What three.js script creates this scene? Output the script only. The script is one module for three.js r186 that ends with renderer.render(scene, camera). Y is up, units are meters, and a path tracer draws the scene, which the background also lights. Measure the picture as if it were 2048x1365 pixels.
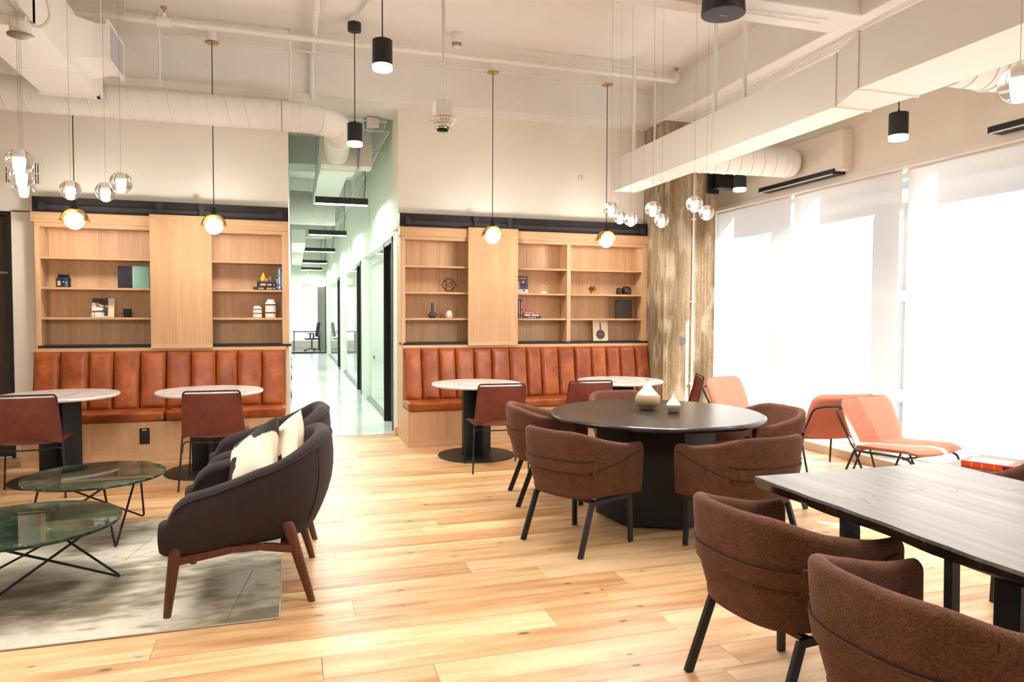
import * as THREE from 'three';
import { RoundedBoxGeometry } from 'three/addons/geometries/RoundedBoxGeometry.js';
import { mergeGeometries, mergeVertices, toCreasedNormals } from 'three/addons/utils/BufferGeometryUtils.js';
import { RectAreaLightUniformsLib } from 'three/addons/lights/RectAreaLightUniformsLib.js';

// ---------------------------------------------------------------- camera, sky, sun, exposure
RectAreaLightUniformsLib.init();
const scene = new THREE.Scene();
const renderer = new THREE.WebGLRenderer();
renderer.toneMapping = THREE.LinearToneMapping;
renderer.toneMappingExposure = 1.06;
renderer.shadowMap.enabled = true;
const camera = new THREE.PerspectiveCamera(51.396, 2048 / 1365, 0.05, 200);
camera.position.set(0, 1.45, 0);
camera.quaternion.setFromRotationMatrix(new THREE.Matrix4().set(
  0.95514864, 0.00740992, -0.29603407, 0,
  0.00398435, 0.99927481, 0.0378679, 0,
  0.29609999, -0.03734898, 0.95442645, 0,
  0, 0, 0, 1));
scene.add(camera);
scene.background = new THREE.Color().setRGB(0.82, 0.9, 1.0);
scene.backgroundIntensity = 1.6;
const sun = new THREE.DirectionalLight(new THREE.Color().setRGB(1.0, 0.96, 0.9), 46);
sun.position.set(7.07 * 3, 9.0 * 3, 7.07 * 3 - 4);
sun.target.position.set(0, 0, -4);
sun.castShadow = true;
Object.assign(sun.shadow.camera, { left: -12, right: 12, top: 12, bottom: -12, near: 1, far: 80 });
sun.shadow.mapSize.set(4096, 4096);
scene.add(sun, sun.target);

// ---------------------------------------------------------------- helpers
const V = (x, y, z) => new THREE.Vector3(x, y, z);
let seed = 12345;
const rnd = () => { seed = (seed * 1664525 + 1013904223) >>> 0; return seed / 4294967296; };
const rr = (a, b) => a + (b - a) * rnd();
const clamp = (x, a = 0, b = 1) => Math.min(b, Math.max(a, x));
const lerp = (a, b, t) => a + (b - a) * t;
const sstep = (a, b, x) => { const t = clamp((x - a) / (b - a)); return t * t * (3 - 2 * t); };

const usedNames = new Map();
function numbered(n) { const k = usedNames.get(n) ?? 0; usedNames.set(n, k + 1); return k ? n + '_' + String(k).padStart(3, '0') : n; }
function shadows(o) { o.castShadow = o.receiveShadow = true; return o; }
function thing(name, label, category, pos = [0, 0, 0], turn = 0, group) {
  const o = new THREE.Group(); o.name = numbered(name); o.position.set(...pos); o.rotation.y = turn;
  o.userData = { label, category }; if (group) o.userData.group = group;
  scene.add(o); return o;
}
function part(name, geo, mat, parent, label) {
  const m = shadows(new THREE.Mesh(geo, mat)); m.name = name; if (label) m.userData.label = label; parent.add(m); return m;
}
function single(name, label, category, geo, mat, pos = [0, 0, 0], turn = 0, group) {
  const m = shadows(new THREE.Mesh(geo, mat)); m.name = numbered(name); m.position.set(...pos); m.rotation.y = turn;
  m.userData = { label, category }; if (group) m.userData.group = group; scene.add(m); return m;
}
function struct(name, label, category) {
  const o = new THREE.Group(); o.name = name; o.userData = { label, category, kind: 'structure' }; scene.add(o); return o;
}
function copyOf(src, pos, turn, label) {
  const o = src.clone(); o.name = numbered(src.name.replace(/_\d{3}$/, '')); o.userData = { ...src.userData, label };
  o.position.set(...pos); o.rotation.set(0, turn, 0); scene.add(o); return o;
}

// geometry
function mUV(g, rot = false, ox = 0, oy = 0) {   // uv in metres, by the way each vertex faces
  if (!g.attributes.normal) g.computeVertexNormals();
  const p = g.attributes.position, n = g.attributes.normal, uv = new Float32Array(p.count * 2);
  for (let i = 0; i < p.count; i++) {
    const ax = Math.abs(n.getX(i)), ay = Math.abs(n.getY(i)), az = Math.abs(n.getZ(i));
    let u, v;
    if (ay >= ax && ay >= az) { u = p.getX(i); v = p.getZ(i); } else if (ax >= az) { u = p.getZ(i); v = p.getY(i); } else { u = p.getX(i); v = p.getY(i); }
    if (rot) [u, v] = [v, u];
    uv[2 * i] = u + ox; uv[2 * i + 1] = v + oy;
  }
  g.setAttribute('uv', new THREE.BufferAttribute(uv, 2)); return g;
}
function box(x0, x1, y0, y1, z0, z1, r = 0, rot = false) {
  const w = Math.abs(x1 - x0), h = Math.abs(y1 - y0), d = Math.abs(z1 - z0);
  const g = r > 0 ? new RoundedBoxGeometry(w, h, d, 2, Math.min(r, w / 2.01, h / 2.01, d / 2.01)) : new THREE.BoxGeometry(w, h, d);
  g.translate((x0 + x1) / 2, (y0 + y1) / 2, (z0 + z1) / 2);
  return mUV(g, rot);
}
const bare = (g) => { const o = g.index ? g.toNonIndexed() : g; for (const k of Object.keys(o.attributes)) if (!['position', 'normal', 'uv'].includes(k)) o.deleteAttribute(k); return o; };
const merge = (list) => mergeGeometries(list.map(bare));
function rod(a, b, r, r2 = r, seg = 12) {
  const d = b.clone().sub(a), g = new THREE.CylinderGeometry(r2, r, d.length(), seg);
  g.applyQuaternion(new THREE.Quaternion().setFromUnitVectors(V(0, 1, 0), d.clone().normalize()));
  return mUV(g.translate((a.x + b.x) / 2, (a.y + b.y) / 2, (a.z + b.z) / 2));
}
function tube(pts, r, closed = false, n = 0, rad = 8, tension = 0.0) {
  const c = new THREE.CatmullRomCurve3(pts, closed, 'catmullrom', tension);
  return mUV(new THREE.TubeGeometry(c, n || pts.length * 8, r, rad, closed));
}
// polyline with rounded corners, swept as a rod
function bent(pts, r, corner = 0.03, rad = 8, closed = false) {
  const path = new THREE.CurvePath(), n = pts.length, A = [], Bq = [];
  for (let i = 0; i < n; i++) {
    const p = pts[i], a = pts[(i - 1 + n) % n], b = pts[(i + 1) % n];
    if (!closed && (i === 0 || i === n - 1)) { A.push(p); Bq.push(p); continue; }
    const ca = Math.min(corner, p.distanceTo(a) * 0.45), cb = Math.min(corner, p.distanceTo(b) * 0.45);
    A.push(p.clone().lerp(a, ca / p.distanceTo(a))); Bq.push(p.clone().lerp(b, cb / p.distanceTo(b)));
  }
  const out = [];
  const push = (v) => { if (!out.length || out[out.length - 1].distanceTo(v) > 1e-5) out.push(v); };
  for (let i = 0; i < n; i++) {
    if (A[i] === Bq[i]) { push(A[i]); continue; }
    for (let k = 0; k <= 6; k++) { const t = k / 6; push(A[i].clone().multiplyScalar((1 - t) ** 2).addScaledVector(pts[i], 2 * t * (1 - t)).addScaledVector(Bq[i], t * t)); }
  }
  if (closed) push(out[0].clone());
  for (let i = 0; i + 1 < out.length; i++) path.add(new THREE.LineCurve3(out[i], out[i + 1]));
  // frames along the polyline
  const rings = []; let prev = null;
  for (let i = 0; i < out.length; i++) {
    const t = (i === 0 ? out[1].clone().sub(out[0]) : i === out.length - 1 ? out[i].clone().sub(out[i - 1]) : out[i + 1].clone().sub(out[i]).normalize().add(out[i].clone().sub(out[i - 1]).normalize())).normalize();
    let u = prev ? prev.clone().addScaledVector(t, -prev.dot(t)) : (Math.abs(t.y) < 0.9 ? V(0, 1, 0) : V(1, 0, 0)).addScaledVector(t, -(Math.abs(t.y) < 0.9 ? t.y : t.x));
    u.normalize(); prev = u; const w = t.clone().cross(u);
    const ring = []; for (let k = 0; k < rad; k++) { const a = (k / rad) * Math.PI * 2; ring.push(out[i].clone().addScaledVector(u, r * Math.cos(a)).addScaledVector(w, r * Math.sin(a))); }
    rings.push(ring);
  }
  return loft(rings, true);
}
// rings of points (each ring a closed loop) joined into a skin, ends capped
function loft(rings, caps = true, openRing = false) {
  const m = rings[0].length, pos = [], uv = [], idx = [], R = rings.length, cols = openRing ? m : m + 1;
  let along = 0;
  for (let i = 0; i < R; i++) {
    if (i) along += rings[i][0].distanceTo(rings[i - 1][0]);
    let round = 0;
    for (let k = 0; k < cols; k++) {
      const p = rings[i][k % m]; if (k) round += p.distanceTo(rings[i][(k - 1) % m]);
      pos.push(p.x, p.y, p.z); uv.push(along, round);
    }
  }
  for (let i = 0; i + 1 < R; i++) for (let k = 0; k + 1 < cols; k++) {
    const a = i * cols + k, b = a + 1, c = a + cols, d = c + 1; idx.push(a, b, c, b, d, c);
  }
  const g = new THREE.BufferGeometry(); g.setAttribute('position', new THREE.Float32BufferAttribute(pos, 3)); g.setAttribute('uv', new THREE.Float32BufferAttribute(uv, 2)); g.setIndex(idx);
  g.computeVertexNormals();
  if (!openRing) {                                       // same normal on both sides of the seam
    const n = g.attributes.normal;
    for (let i = 0; i < R; i++) { const a = i * cols, b = a + m, s = V(n.getX(a) + n.getX(b), n.getY(a) + n.getY(b), n.getZ(a) + n.getZ(b)).normalize(); n.setXYZ(a, s.x, s.y, s.z); n.setXYZ(b, s.x, s.y, s.z); }
  }
  const list = [bare(g)];
  if (caps && !openRing) for (const [ring, flip] of [[rings[0], true], [rings[R - 1], false]]) {
    const c = ring.reduce((s, p) => s.add(p), V(0, 0, 0)).divideScalar(m), q = [], uu = [];
    for (let k = 0; k < m; k++) { const a = ring[k], b = ring[(k + 1) % m]; for (const p of flip ? [c, b, a] : [c, a, b]) { q.push(p.x, p.y, p.z); uu.push(p.x, p.y + p.z); } }
    const h = new THREE.BufferGeometry(); h.setAttribute('position', new THREE.Float32BufferAttribute(q, 3)); h.setAttribute('uv', new THREE.Float32BufferAttribute(uu, 2)); h.computeVertexNormals(); list.push(h);
  }
  return list.length > 1 ? mergeGeometries(list) : list[0];
}
function lathe(pts, seg = 40) { return mUV(new THREE.LatheGeometry(pts.map(([r, y]) => new THREE.Vector2(r, y)), seg)); }
function surf(nu, nv, f) {                                // a sheet of nu x nv cells, f(u, v) -> Vector3
  const pos = [], uv = [], idx = [];
  for (let j = 0; j <= nv; j++) for (let i = 0; i <= nu; i++) { const p = f(i / nu, j / nv); pos.push(p.x, p.y, p.z); uv.push(i / nu, j / nv); }
  for (let j = 0; j < nv; j++) for (let i = 0; i < nu; i++) { const a = j * (nu + 1) + i; idx.push(a, a + 1, a + nu + 1, a + 1, a + nu + 2, a + nu + 1); }
  const g = new THREE.BufferGeometry(); g.setAttribute('position', new THREE.Float32BufferAttribute(pos, 3)); g.setAttribute('uv', new THREE.Float32BufferAttribute(uv, 2)); g.setIndex(idx); g.computeVertexNormals(); return g;
}
// a sheet given thickness t along its normals (closed skin)
function slab(nu, nv, f, t) {
  const a = surf(nu, nv, f), n = a.attributes.normal, p = a.attributes.position, W1 = nu + 1;
  const P = (i, j, s) => { const k = j * W1 + i; return V(p.getX(k) + n.getX(k) * t * s, p.getY(k) + n.getY(k) * t * s, p.getZ(k) + n.getZ(k) * t * s); };
  const rings = [];
  for (let j = 0; j <= nv; j++) {
    const ring = [];
    for (let i = 0; i <= nu; i++) ring.push(P(i, j, 0.5));
    for (let i = nu; i >= 0; i--) ring.push(P(i, j, -0.5));
    rings.push(ring);
  }
  const g = loft(rings, false), lids = [];
  for (const [j, flip] of [[0, false], [nv, true]]) for (let i = 0; i < nu; i++) {
    const q = [P(i, j, 0.5), P(i + 1, j, 0.5), P(i + 1, j, -0.5), P(i, j, -0.5)]; if (flip) q.reverse();
    const h = new THREE.BufferGeometry().setFromPoints([q[0], q[2], q[1], q[0], q[3], q[2]]); h.setAttribute('uv', new THREE.Float32BufferAttribute(new Array(12).fill(0), 2)); h.computeVertexNormals(); lids.push(h);
  }
  return mergeGeometries([g, ...lids]);
}
// ---------------------------------------------------------------- textures and materials
function hash(ix, iy, s) { let h = Math.imul(ix, 374761393) ^ Math.imul(iy, 668265263) ^ Math.imul(s + 1, 2246822519); h = Math.imul(h ^ (h >>> 13), 1274126177); return ((h ^ (h >>> 16)) >>> 0) / 4294967296; }
function vn(x, y, px, py, s) {                            // value noise that repeats after px, py cells
  const xi = Math.floor(x), yi = Math.floor(y), fx = x - xi, fy = y - yi, u = fx * fx * (3 - 2 * fx), v = fy * fy * (3 - 2 * fy);
  const x0 = ((xi % px) + px) % px, x1 = (x0 + 1) % px, y0 = ((yi % py) + py) % py, y1 = (y0 + 1) % py;
  return lerp(lerp(hash(x0, y0, s), hash(x1, y0, s), u), lerp(hash(x0, y1, s), hash(x1, y1, s), u), v);
}
function fbm(u, v, cx, cy, s, oct = 4) { let a = 0, w = 0.5, t = 0; for (let o = 0; o < oct; o++) { a += w * vn(u * cx, v * cy, cx, cy, s + o * 17); t += w; w *= 0.5; cx *= 2; cy *= 2; } return a / t; }
function texture(w, h, f, srgb = true) {
  const d = new Uint8Array(w * h * 4);
  for (let y = 0; y < h; y++) for (let x = 0; x < w; x++) {
    const c = f((x + 0.5) / w, (y + 0.5) / h, x, y), i = (y * w + x) * 4;
    if (typeof c === 'number') d[i] = d[i + 1] = d[i + 2] = clamp(c) * 255; else { d[i] = clamp(c[0], 0, 255); d[i + 1] = clamp(c[1], 0, 255); d[i + 2] = clamp(c[2], 0, 255); }
    d[i + 3] = 255;
  }
  const t = new THREE.DataTexture(d, w, h, THREE.RGBAFormat); t.wrapS = t.wrapT = THREE.RepeatWrapping; t.magFilter = THREE.LinearFilter;
  if (srgb) t.colorSpace = THREE.SRGBColorSpace; t.needsUpdate = true; return t;
}
const scaled = (t, sx, sy = sx) => { const c = t.clone(); c.repeat.set(sx, sy); c.needsUpdate = true; return c; };
const mixc = (a, b, t) => [lerp(a[0], b[0], t), lerp(a[1], b[1], t), lerp(a[2], b[2], t)];
const std = (o) => new THREE.MeshStandardMaterial({ roughness: 0.6, ...o });
const phys = (o) => new THREE.MeshPhysicalMaterial({ roughness: 0.6, ...o });
const srgb = (r, g, b) => new THREE.Color().setRGB(r / 255, g / 255, b / 255, THREE.SRGBColorSpace);
function picture(w, h, draw) { const c = document.createElement('canvas'); c.width = w; c.height = h; const x = c.getContext('2d'); draw(x, w, h); const t = new THREE.CanvasTexture(c); t.colorSpace = THREE.SRGBColorSpace; t.magFilter = THREE.LinearFilter; return t; }

const plasterBump = texture(512, 512, (u, v) => 0.6 * fbm(u, v, 24, 24, 3, 4) + 0.4 * vn(u * 128, v * 128, 128, 128, 9), false);
const plasterTone = texture(512, 512, (u, v) => { const t = 238 + 10 * (fbm(u, v, 6, 6, 41, 5) - 0.5); return [t, t * 0.965, t * 0.905]; });
// cast concrete ceiling, painted: pits and formwork marks
const ceilTone = texture(512, 512, (u, v) => { let t = 240 + 8 * (fbm(u, v, 5, 5, 61, 5) - 0.5); const pit = vn(u * 90, v * 90, 90, 90, 71); if (pit > 0.965) t -= 46 * (pit - 0.965) / 0.035; return [t, t * 0.985, t * 0.965]; });
const oakTex = texture(1024, 1024, (u, v) => {
  const fine = fbm(u, v, 160, 4, 5, 3), mid = fbm(u, v, 40, 2, 8, 3), wide = vn(u * 9, v * 1, 9, 1, 12), pore = vn(u * 340, v * 14, 340, 14, 31);
  let t = 0.42 + 0.5 * (fine - 0.5) + 0.45 * (mid - 0.5) + 0.22 * (wide - 0.5); if (pore > 0.8) t -= 0.22 * (pore - 0.8) / 0.2;
  return mixc([186, 144, 104], [228, 188, 146], clamp(t + 0.12));
});
const oakBump = texture(512, 512, (u, v) => vn(u * 200, v * 8, 200, 8, 31), false);
// eight oak boards, 4 m long and 19 cm wide, side by side
const knots = []; { let s = 77; const q = () => { s = (s * 1664525 + 1013904223) >>> 0; return s / 4294967296; };
  for (let b = 0; b < 8; b++) for (let k = 0; k < 4; k++) knots.push({ b, x: q(), y: 0.15 + 0.7 * q(), r: 0.005 + 0.014 * q() * q(), d: 0.4 + 0.6 * q() }); }
const boardTone = [0.42, 0.7, 0.55, 0.3, 0.62, 0.8, 0.48, 0.58];
const floorTex = texture(2048, 1024, (u, v) => {
  const b = Math.min(7, Math.floor(v * 8)), ly = v * 8 - b; let warp = 0, dark = 0, halo = 0;
  for (const k of knots) if (k.b === b) {
    let dx = u - k.x; dx -= Math.round(dx); const X = dx * 4, Y = (ly - k.y) * 0.19, e = Math.sqrt((X / 2.4) ** 2 + Y * Y) / k.r;
    if (e < 9) { warp += (Y > 0 ? 1 : -1) * Math.exp(-e * 0.5) * 0.35 * k.d; halo += k.d * Math.exp(-((X / 9) ** 2 + Y * Y) / (k.r * k.r * 5)) * 0.5; if (e < 1.25) dark = Math.max(dark, k.d * (1 - sstep(0.45, 1.25, e + 0.4 * (fbm(u, v, 256, 128, 5, 2) - 0.5)))); }
  }
  const g = ly + warp * 0.3;
  const fine = fbm(u, (b + g) / 8, 26, 512, 15, 2), streak = fbm(u, (b + g) / 8, 6, 56, 25, 3), cloud = fbm(u, v, 12, 24, 35, 4), brown = fbm(u, (b + 0.6 * g) / 8, 7, 40, 45, 4);
  const t = boardTone[b] + 0.16 * (fine - 0.5) + 0.5 * (streak - 0.5) + 0.7 * (cloud - 0.5) - 1.5 * Math.max(0, brown - 0.56);
  let c = mixc([166, 114, 66], [226, 192, 148], clamp(t + 0.12)); c = mixc(c, [140, 88, 46], clamp(halo) * 0.65); return mixc(c, [74, 48, 30], dark * 0.85);
});
const floorRough = texture(512, 512, (u, v) => 0.85 + 0.3 * (fbm(u, v, 12, 40, 4, 4) - 0.5), false);
const tanLeather = texture(1024, 1024, (u, v) => {
  const a = fbm(u, v, 7, 7, 51, 5), b = fbm(u, v, 30, 30, 52, 4), w = Math.abs(fbm(u + 0.03 * b, v, 22, 22, 57, 4) - 0.5), w2 = Math.abs(fbm(u, v + 0.04 * a, 16, 34, 67, 4) - 0.5);
  let c = mixc([126, 53, 15], [176, 91, 37], clamp(0.5 + 1.7 * (a - 0.5) + 0.5 * (b - 0.5)));
  const scr = Math.max(1 - w / 0.016, 1 - w2 / 0.012) * clamp((a - 0.38) * 4); if (scr > 0) c = mixc(c, [194, 124, 78], scr * 0.6); return c;
});
const leatherBump = texture(512, 512, (u, v) => { const w = Math.abs(fbm(u, v, 40, 40, 7, 3) - 0.5); return 0.5 + 0.5 * clamp(w * 8); }, false);
const oxTex = texture(512, 512, (u, v) => mixc([88, 36, 26], [110, 50, 36], clamp(0.5 + 1.4 * (fbm(u, v, 8, 8, 81, 5) - 0.5))));
const felt = (a, b, s) => texture(512, 512, (u, v) => { const n = 0.55 * vn(u * 170, v * 170, 170, 170, s) + 0.3 * vn(u * 256, v * 90, 256, 90, s + 2) + 0.3 * (fbm(u, v, 10, 10, s + 4, 3) - 0.2); return mixc(a, b, clamp(n)); });
const feltBump = texture(512, 512, (u, v) => 0.5 * vn(u * 200, v * 200, 200, 200, 4) + 0.5 * vn(u * 110, v * 110, 110, 110, 6), false);
const brownFelt = felt([56, 29, 16], [118, 74, 50], 201), greyFelt = felt([36, 26, 27], [56, 44, 44], 221), coralFelt = felt([180, 106, 84], [206, 130, 106], 241);
const marbleTex = texture(1024, 1024, (u, v) => {
  const a = fbm(u, v, 4, 4, 91, 6), b = fbm(u + 0.25 * a, v - 0.2 * a, 3, 5, 95, 6), w = Math.abs(b - 0.5), f = fbm(u, v, 20, 20, 97, 4);
  let c = mixc([224, 214, 206], [244, 238, 231], clamp(0.4 + 1.6 * (a - 0.45))); c = mixc(c, [164, 142, 128], clamp(1 - w / 0.035) * 0.55); return mixc(c, [190, 176, 166], clamp((f - 0.62) * 4) * 0.35);
});
const greenMarble = texture(1024, 1024, (u, v) => {
  const a = fbm(u, v, 5, 5, 101, 6), b = fbm(u + 0.3 * a, v + 0.2 * a, 4, 6, 105, 6), w = Math.abs(b - 0.5), f = fbm(u, v, 40, 40, 107, 4);
  let c = mixc([20, 29, 22], [66, 84, 66], clamp(0.4 + 1.9 * (a - 0.5) + 0.7 * (f - 0.5))); return mixc(c, [128, 146, 126], clamp(1 - w / 0.02) * 0.5 + clamp((f - 0.68) * 5) * 0.25);
});
const slabTop = texture(1024, 1024, (u, v) => {            // face of the slab, paler grey than its edge, grain along v
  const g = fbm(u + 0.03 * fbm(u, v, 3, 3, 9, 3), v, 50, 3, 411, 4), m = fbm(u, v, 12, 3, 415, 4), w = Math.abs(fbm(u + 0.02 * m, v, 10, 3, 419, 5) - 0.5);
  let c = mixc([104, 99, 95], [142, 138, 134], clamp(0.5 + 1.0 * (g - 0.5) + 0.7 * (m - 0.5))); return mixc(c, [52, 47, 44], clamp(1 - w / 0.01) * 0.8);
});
const slabTex = texture(1024, 1024, (u, v) => {            // dark oiled wood, grain along v
  const g = fbm(u + 0.02 * fbm(u, v, 3, 3, 9, 3), v, 60, 3, 111, 4), m = fbm(u, v, 14, 2, 115, 4), w = Math.abs(fbm(u, v, 9, 2, 119, 4) - 0.5);
  let c = mixc([30, 25, 23], [66, 57, 51], clamp(0.5 + 1.3 * (g - 0.5) + 0.8 * (m - 0.5))); return mixc(c, [18, 15, 14], clamp(1 - w / 0.012) * 0.7);
});
const walnutTex = texture(512, 512, (u, v) => mixc([70, 34, 24], [108, 56, 40], clamp(0.5 + 1.2 * (fbm(u, v, 40, 3, 131, 4) - 0.5))));
const concreteTex = texture(1024, 2048, (u, v) => {        // 1 m x 2 m of board-marked column, tall streaks
  const bx = Math.floor(u * 7), board = hash(bx, 3, 5), a = fbm(u, v, 5, 3, 141, 5), s = fbm(u, v, 46, 2, 145, 4), f = fbm(u, v, 60, 60, 147, 3), lime = fbm(u + 0.1 * a, v, 9, 6, 151, 5), scr = Math.abs(fbm(u, v + 0.1 * u, 4, 22, 155, 4) - 0.5);
  let c = mixc([118, 98, 70], [188, 168, 140], clamp(0.42 + 0.35 * (board - 0.5) + 1.2 * (a - 0.5) + 0.9 * (s - 0.5) + 0.35 * (f - 0.5)));
  c = mixc(c, [214, 200, 178], clamp((lime - 0.56) * 6) * 0.55); if (a > 0.45) c = mixc(c, [222, 210, 190], clamp(1 - scr / 0.006) * 0.5);
  const eb = Math.abs(u * 7 - Math.round(u * 7)); if (eb < 0.02) c = mixc(c, [108, 90, 68], 0.5); const pit = vn(u * 70, v * 140, 70, 140, 161); if (pit > 0.975) c = mixc(c, [70, 58, 44], 0.7); return c;
});
const concreteBump = texture(512, 1024, (u, v) => 0.6 * fbm(u, v, 30, 6, 145, 4) + 0.4 * vn(u * 90, v * 180, 90, 180, 161), false);
const screedTex = texture(1024, 1024, (u, v) => { const a = fbm(u, v, 5, 5, 171, 6), f = fbm(u, v, 40, 40, 173, 3); const t = 204 + 26 * (a - 0.5) + 14 * (f - 0.5); return [t, t * 1.0, t * 0.985]; });
const rugTex = texture(1536, 1024, (u, v) => {             // 3.2 m x 2.05 m rug, silver pile with worn dark patches and cut lines
  const a = fbm(u, v, 7, 5, 181, 5), b = fbm(u, v, 4, 3, 185, 4), st = fbm(u + 0.05 * a, v + 0.03 * a, 26, 40, 187, 4), f = vn(u * 420, v * 300, 420, 300, 189);
  let t = clamp((0.5 * a + 0.5 * b - 0.5) * 6.5 + 1.7 * (st - 0.5)); let c = mixc([208, 200, 182], [108, 100, 78], t * 0.95); c = mixc(c, [226, 218, 202], clamp((0.44 - a) * 5 + (st - 0.5))); c = mixc(c, [120, 110, 92], 0.18 * f);
  let cut = 0; for (let k = 0; k < 26; k++) { const x0 = hash(k, 1, 7), y0 = hash(k, 2, 7), an = 1.1 + (hash(k, 3, 7) - 0.5) * 1.5, L = 0.1 + 0.16 * hash(k, 4, 7), dx = (u - x0) * 1.56, dy = v - y0, al = dx * Math.cos(an) + dy * Math.sin(an), ac = Math.abs(-dx * Math.sin(an) + dy * Math.cos(an)); if (Math.abs(al) < L && ac < 0.0016) cut = 1; }
  return mixc(c, [98, 88, 72], cut * 0.55);
});
const rugBump = texture(512, 512, (u, v) => vn(u * 250, v * 250, 250, 250, 5) * 0.6 + 0.4 * fbm(u, v, 20, 60, 8, 3), false);
const hideTex = texture(512, 512, (u, v) => {              // black-and-cream hide
  const e = 0.5 * (fbm(u, v, 5, 5, 191, 4) - 0.5) * 0.22 + 0.02 * (vn(u * 120, v * 120, 120, 120, 7) - 0.5), d = u * 0.75 + v * 0.95 + e;
  const dark = v + 3 * e > 0.77 || (u + 2 * e < 0.3 && v > 0.16 && v < 0.6 + e); const hair = 10 * (vn(u * 200, v * 70, 200, 70, 3) - 0.5);
  return dark ? [26 + hair, 20 + hair, 18 + hair] : [232 + hair, 218 + hair, 194 + hair];
});

const paint = std({ map: scaled(plasterTone, 0.5), bumpMap: plasterBump, bumpScale: 0.0006, roughness: 0.75 });
const greenCastPaint = std({ map: scaled(ceilTone, 0.5), bumpMap: plasterBump, bumpScale: 0.0005, roughness: 0.7, color: srgb(238, 246, 238) });  // green cast of the corridor light put into the wall colour
const drumBlack = std({ color: srgb(13, 12, 12), roughness: 0.7 });
const ceilPaint = std({ map: scaled(ceilTone, 0.6), bumpMap: plasterBump, bumpScale: 0.0015, roughness: 0.8 });
const ductPaint = std({ color: srgb(240, 236, 230), roughness: 0.55 });
const whitePlastic = std({ color: srgb(236, 231, 224), roughness: 0.4 });
const oak = std({ map: oakTex, bumpMap: oakBump, bumpScale: 0.0002, roughness: 0.5 });
const oakDoor = std({ map: scaled(oakTex, 0.8, 0.6), bumpMap: oakBump, bumpScale: 0.0002, roughness: 0.48, color: srgb(250, 246, 240) });
const floorMat = std({ map: floorTex, roughnessMap: floorRough, roughness: 0.46 });
const tan = std({ map: scaled(tanLeather, 1.1), bumpMap: scaled(leatherBump, 3), bumpScale: 0.0006, roughness: 0.36 });
const ox = std({ map: scaled(oxTex, 2), bumpMap: scaled(leatherBump, 6), bumpScale: 0.0003, roughness: 0.45 });
const brown = phys({ map: scaled(brownFelt, 2.2), bumpMap: scaled(feltBump, 2.4), bumpScale: 0.0022, roughness: 0.95, sheen: 0.5, sheenColor: srgb(160, 120, 98), sheenRoughness: 0.6 });
const brownSeamShade = std({ color: srgb(44, 23, 14), roughness: 0.95 });  // shade of seam grooves and belt edges put into a darker brown
const greyFabric = phys({ map: scaled(greyFelt, 3), bumpMap: scaled(feltBump, 4), bumpScale: 0.0007, roughness: 0.95, sheen: 0.2, sheenColor: srgb(120, 106, 104), sheenRoughness: 0.6 });
const greyPiping = std({ color: srgb(40, 33, 33), roughness: 0.9 });
const coral = phys({ map: scaled(coralFelt, 3), bumpMap: scaled(feltBump, 4), bumpScale: 0.0006, roughness: 0.9, sheen: 0.3, sheenColor: srgb(240, 180, 160) });
const marble = phys({ map: scaled(marbleTex, 0.9), roughness: 0.22 });
const green = phys({ map: scaled(greenMarble, 1.1), roughness: 0.03, specularIntensity: 0.55 });
const darkWood = phys({ map: scaled(slabTex, 0.9, 0.5), roughness: 0.27 });
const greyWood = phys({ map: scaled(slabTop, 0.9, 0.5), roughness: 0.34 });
const blackWood = phys({ map: scaled(slabTex, 1.1, 0.6), color: srgb(190, 186, 184), roughness: 0.28, specularIntensity: 0.65 });
const walnut = std({ map: scaled(walnutTex, 2), roughness: 0.4 });
const walnutTop = std({ map: scaled(walnutTex, 1), roughness: 0.35, color: srgb(255, 235, 225) });
const black = std({ color: srgb(26, 25, 26), roughness: 0.45, metalness: 0.2 });
const blackSteel = std({ color: srgb(34, 31, 32), roughness: 0.5, metalness: 0.35 });
const gunmetal = std({ color: srgb(48, 46, 50), roughness: 0.5, metalness: 0.3 });
const brass = std({ color: srgb(212, 168, 84), roughness: 0.28, metalness: 1 });
const nickel = std({ color: srgb(176, 166, 154), roughness: 0.35, metalness: 1 });
const steel = std({ color: srgb(150, 150, 152), roughness: 0.4, metalness: 1 });
const aluminium = std({ color: srgb(226, 228, 230), roughness: 0.45, metalness: 0.1 });
const concrete = std({ map: scaled(concreteTex, 1, 0.5), bumpMap: scaled(concreteBump, 1, 0.5), bumpScale: 0.002, roughness: 0.85 });
const screed = std({ map: scaled(screedTex, 0.35), roughness: 0.16 });
const rugMat = phys({ map: rugTex, bumpMap: scaled(rugBump, 4, 3), bumpScale: 0.004, roughness: 0.85, sheen: 0.6, sheenColor: srgb(220, 212, 196), sheenRoughness: 0.5 });
const hide = std({ map: hideTex, roughness: 0.8 });
const paneGlass = phys({ color: 0xffffff, roughness: 0.0, transmission: 1, thickness: 0, ior: 1.45 });
const greenPane = phys({ color: srgb(228, 243, 240), roughness: 0.0, transmission: 1, thickness: 0, ior: 1.5 });
const shadeCloth = phys({ color: srgb(226, 226, 226), roughness: 0.9, transmission: 0.42, thickness: 0, ior: 1.2 });
const ballGlass = phys({ color: 0xffffff, roughness: 0.0, transmission: 1, thickness: 0.1, ior: 1.45 });
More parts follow.
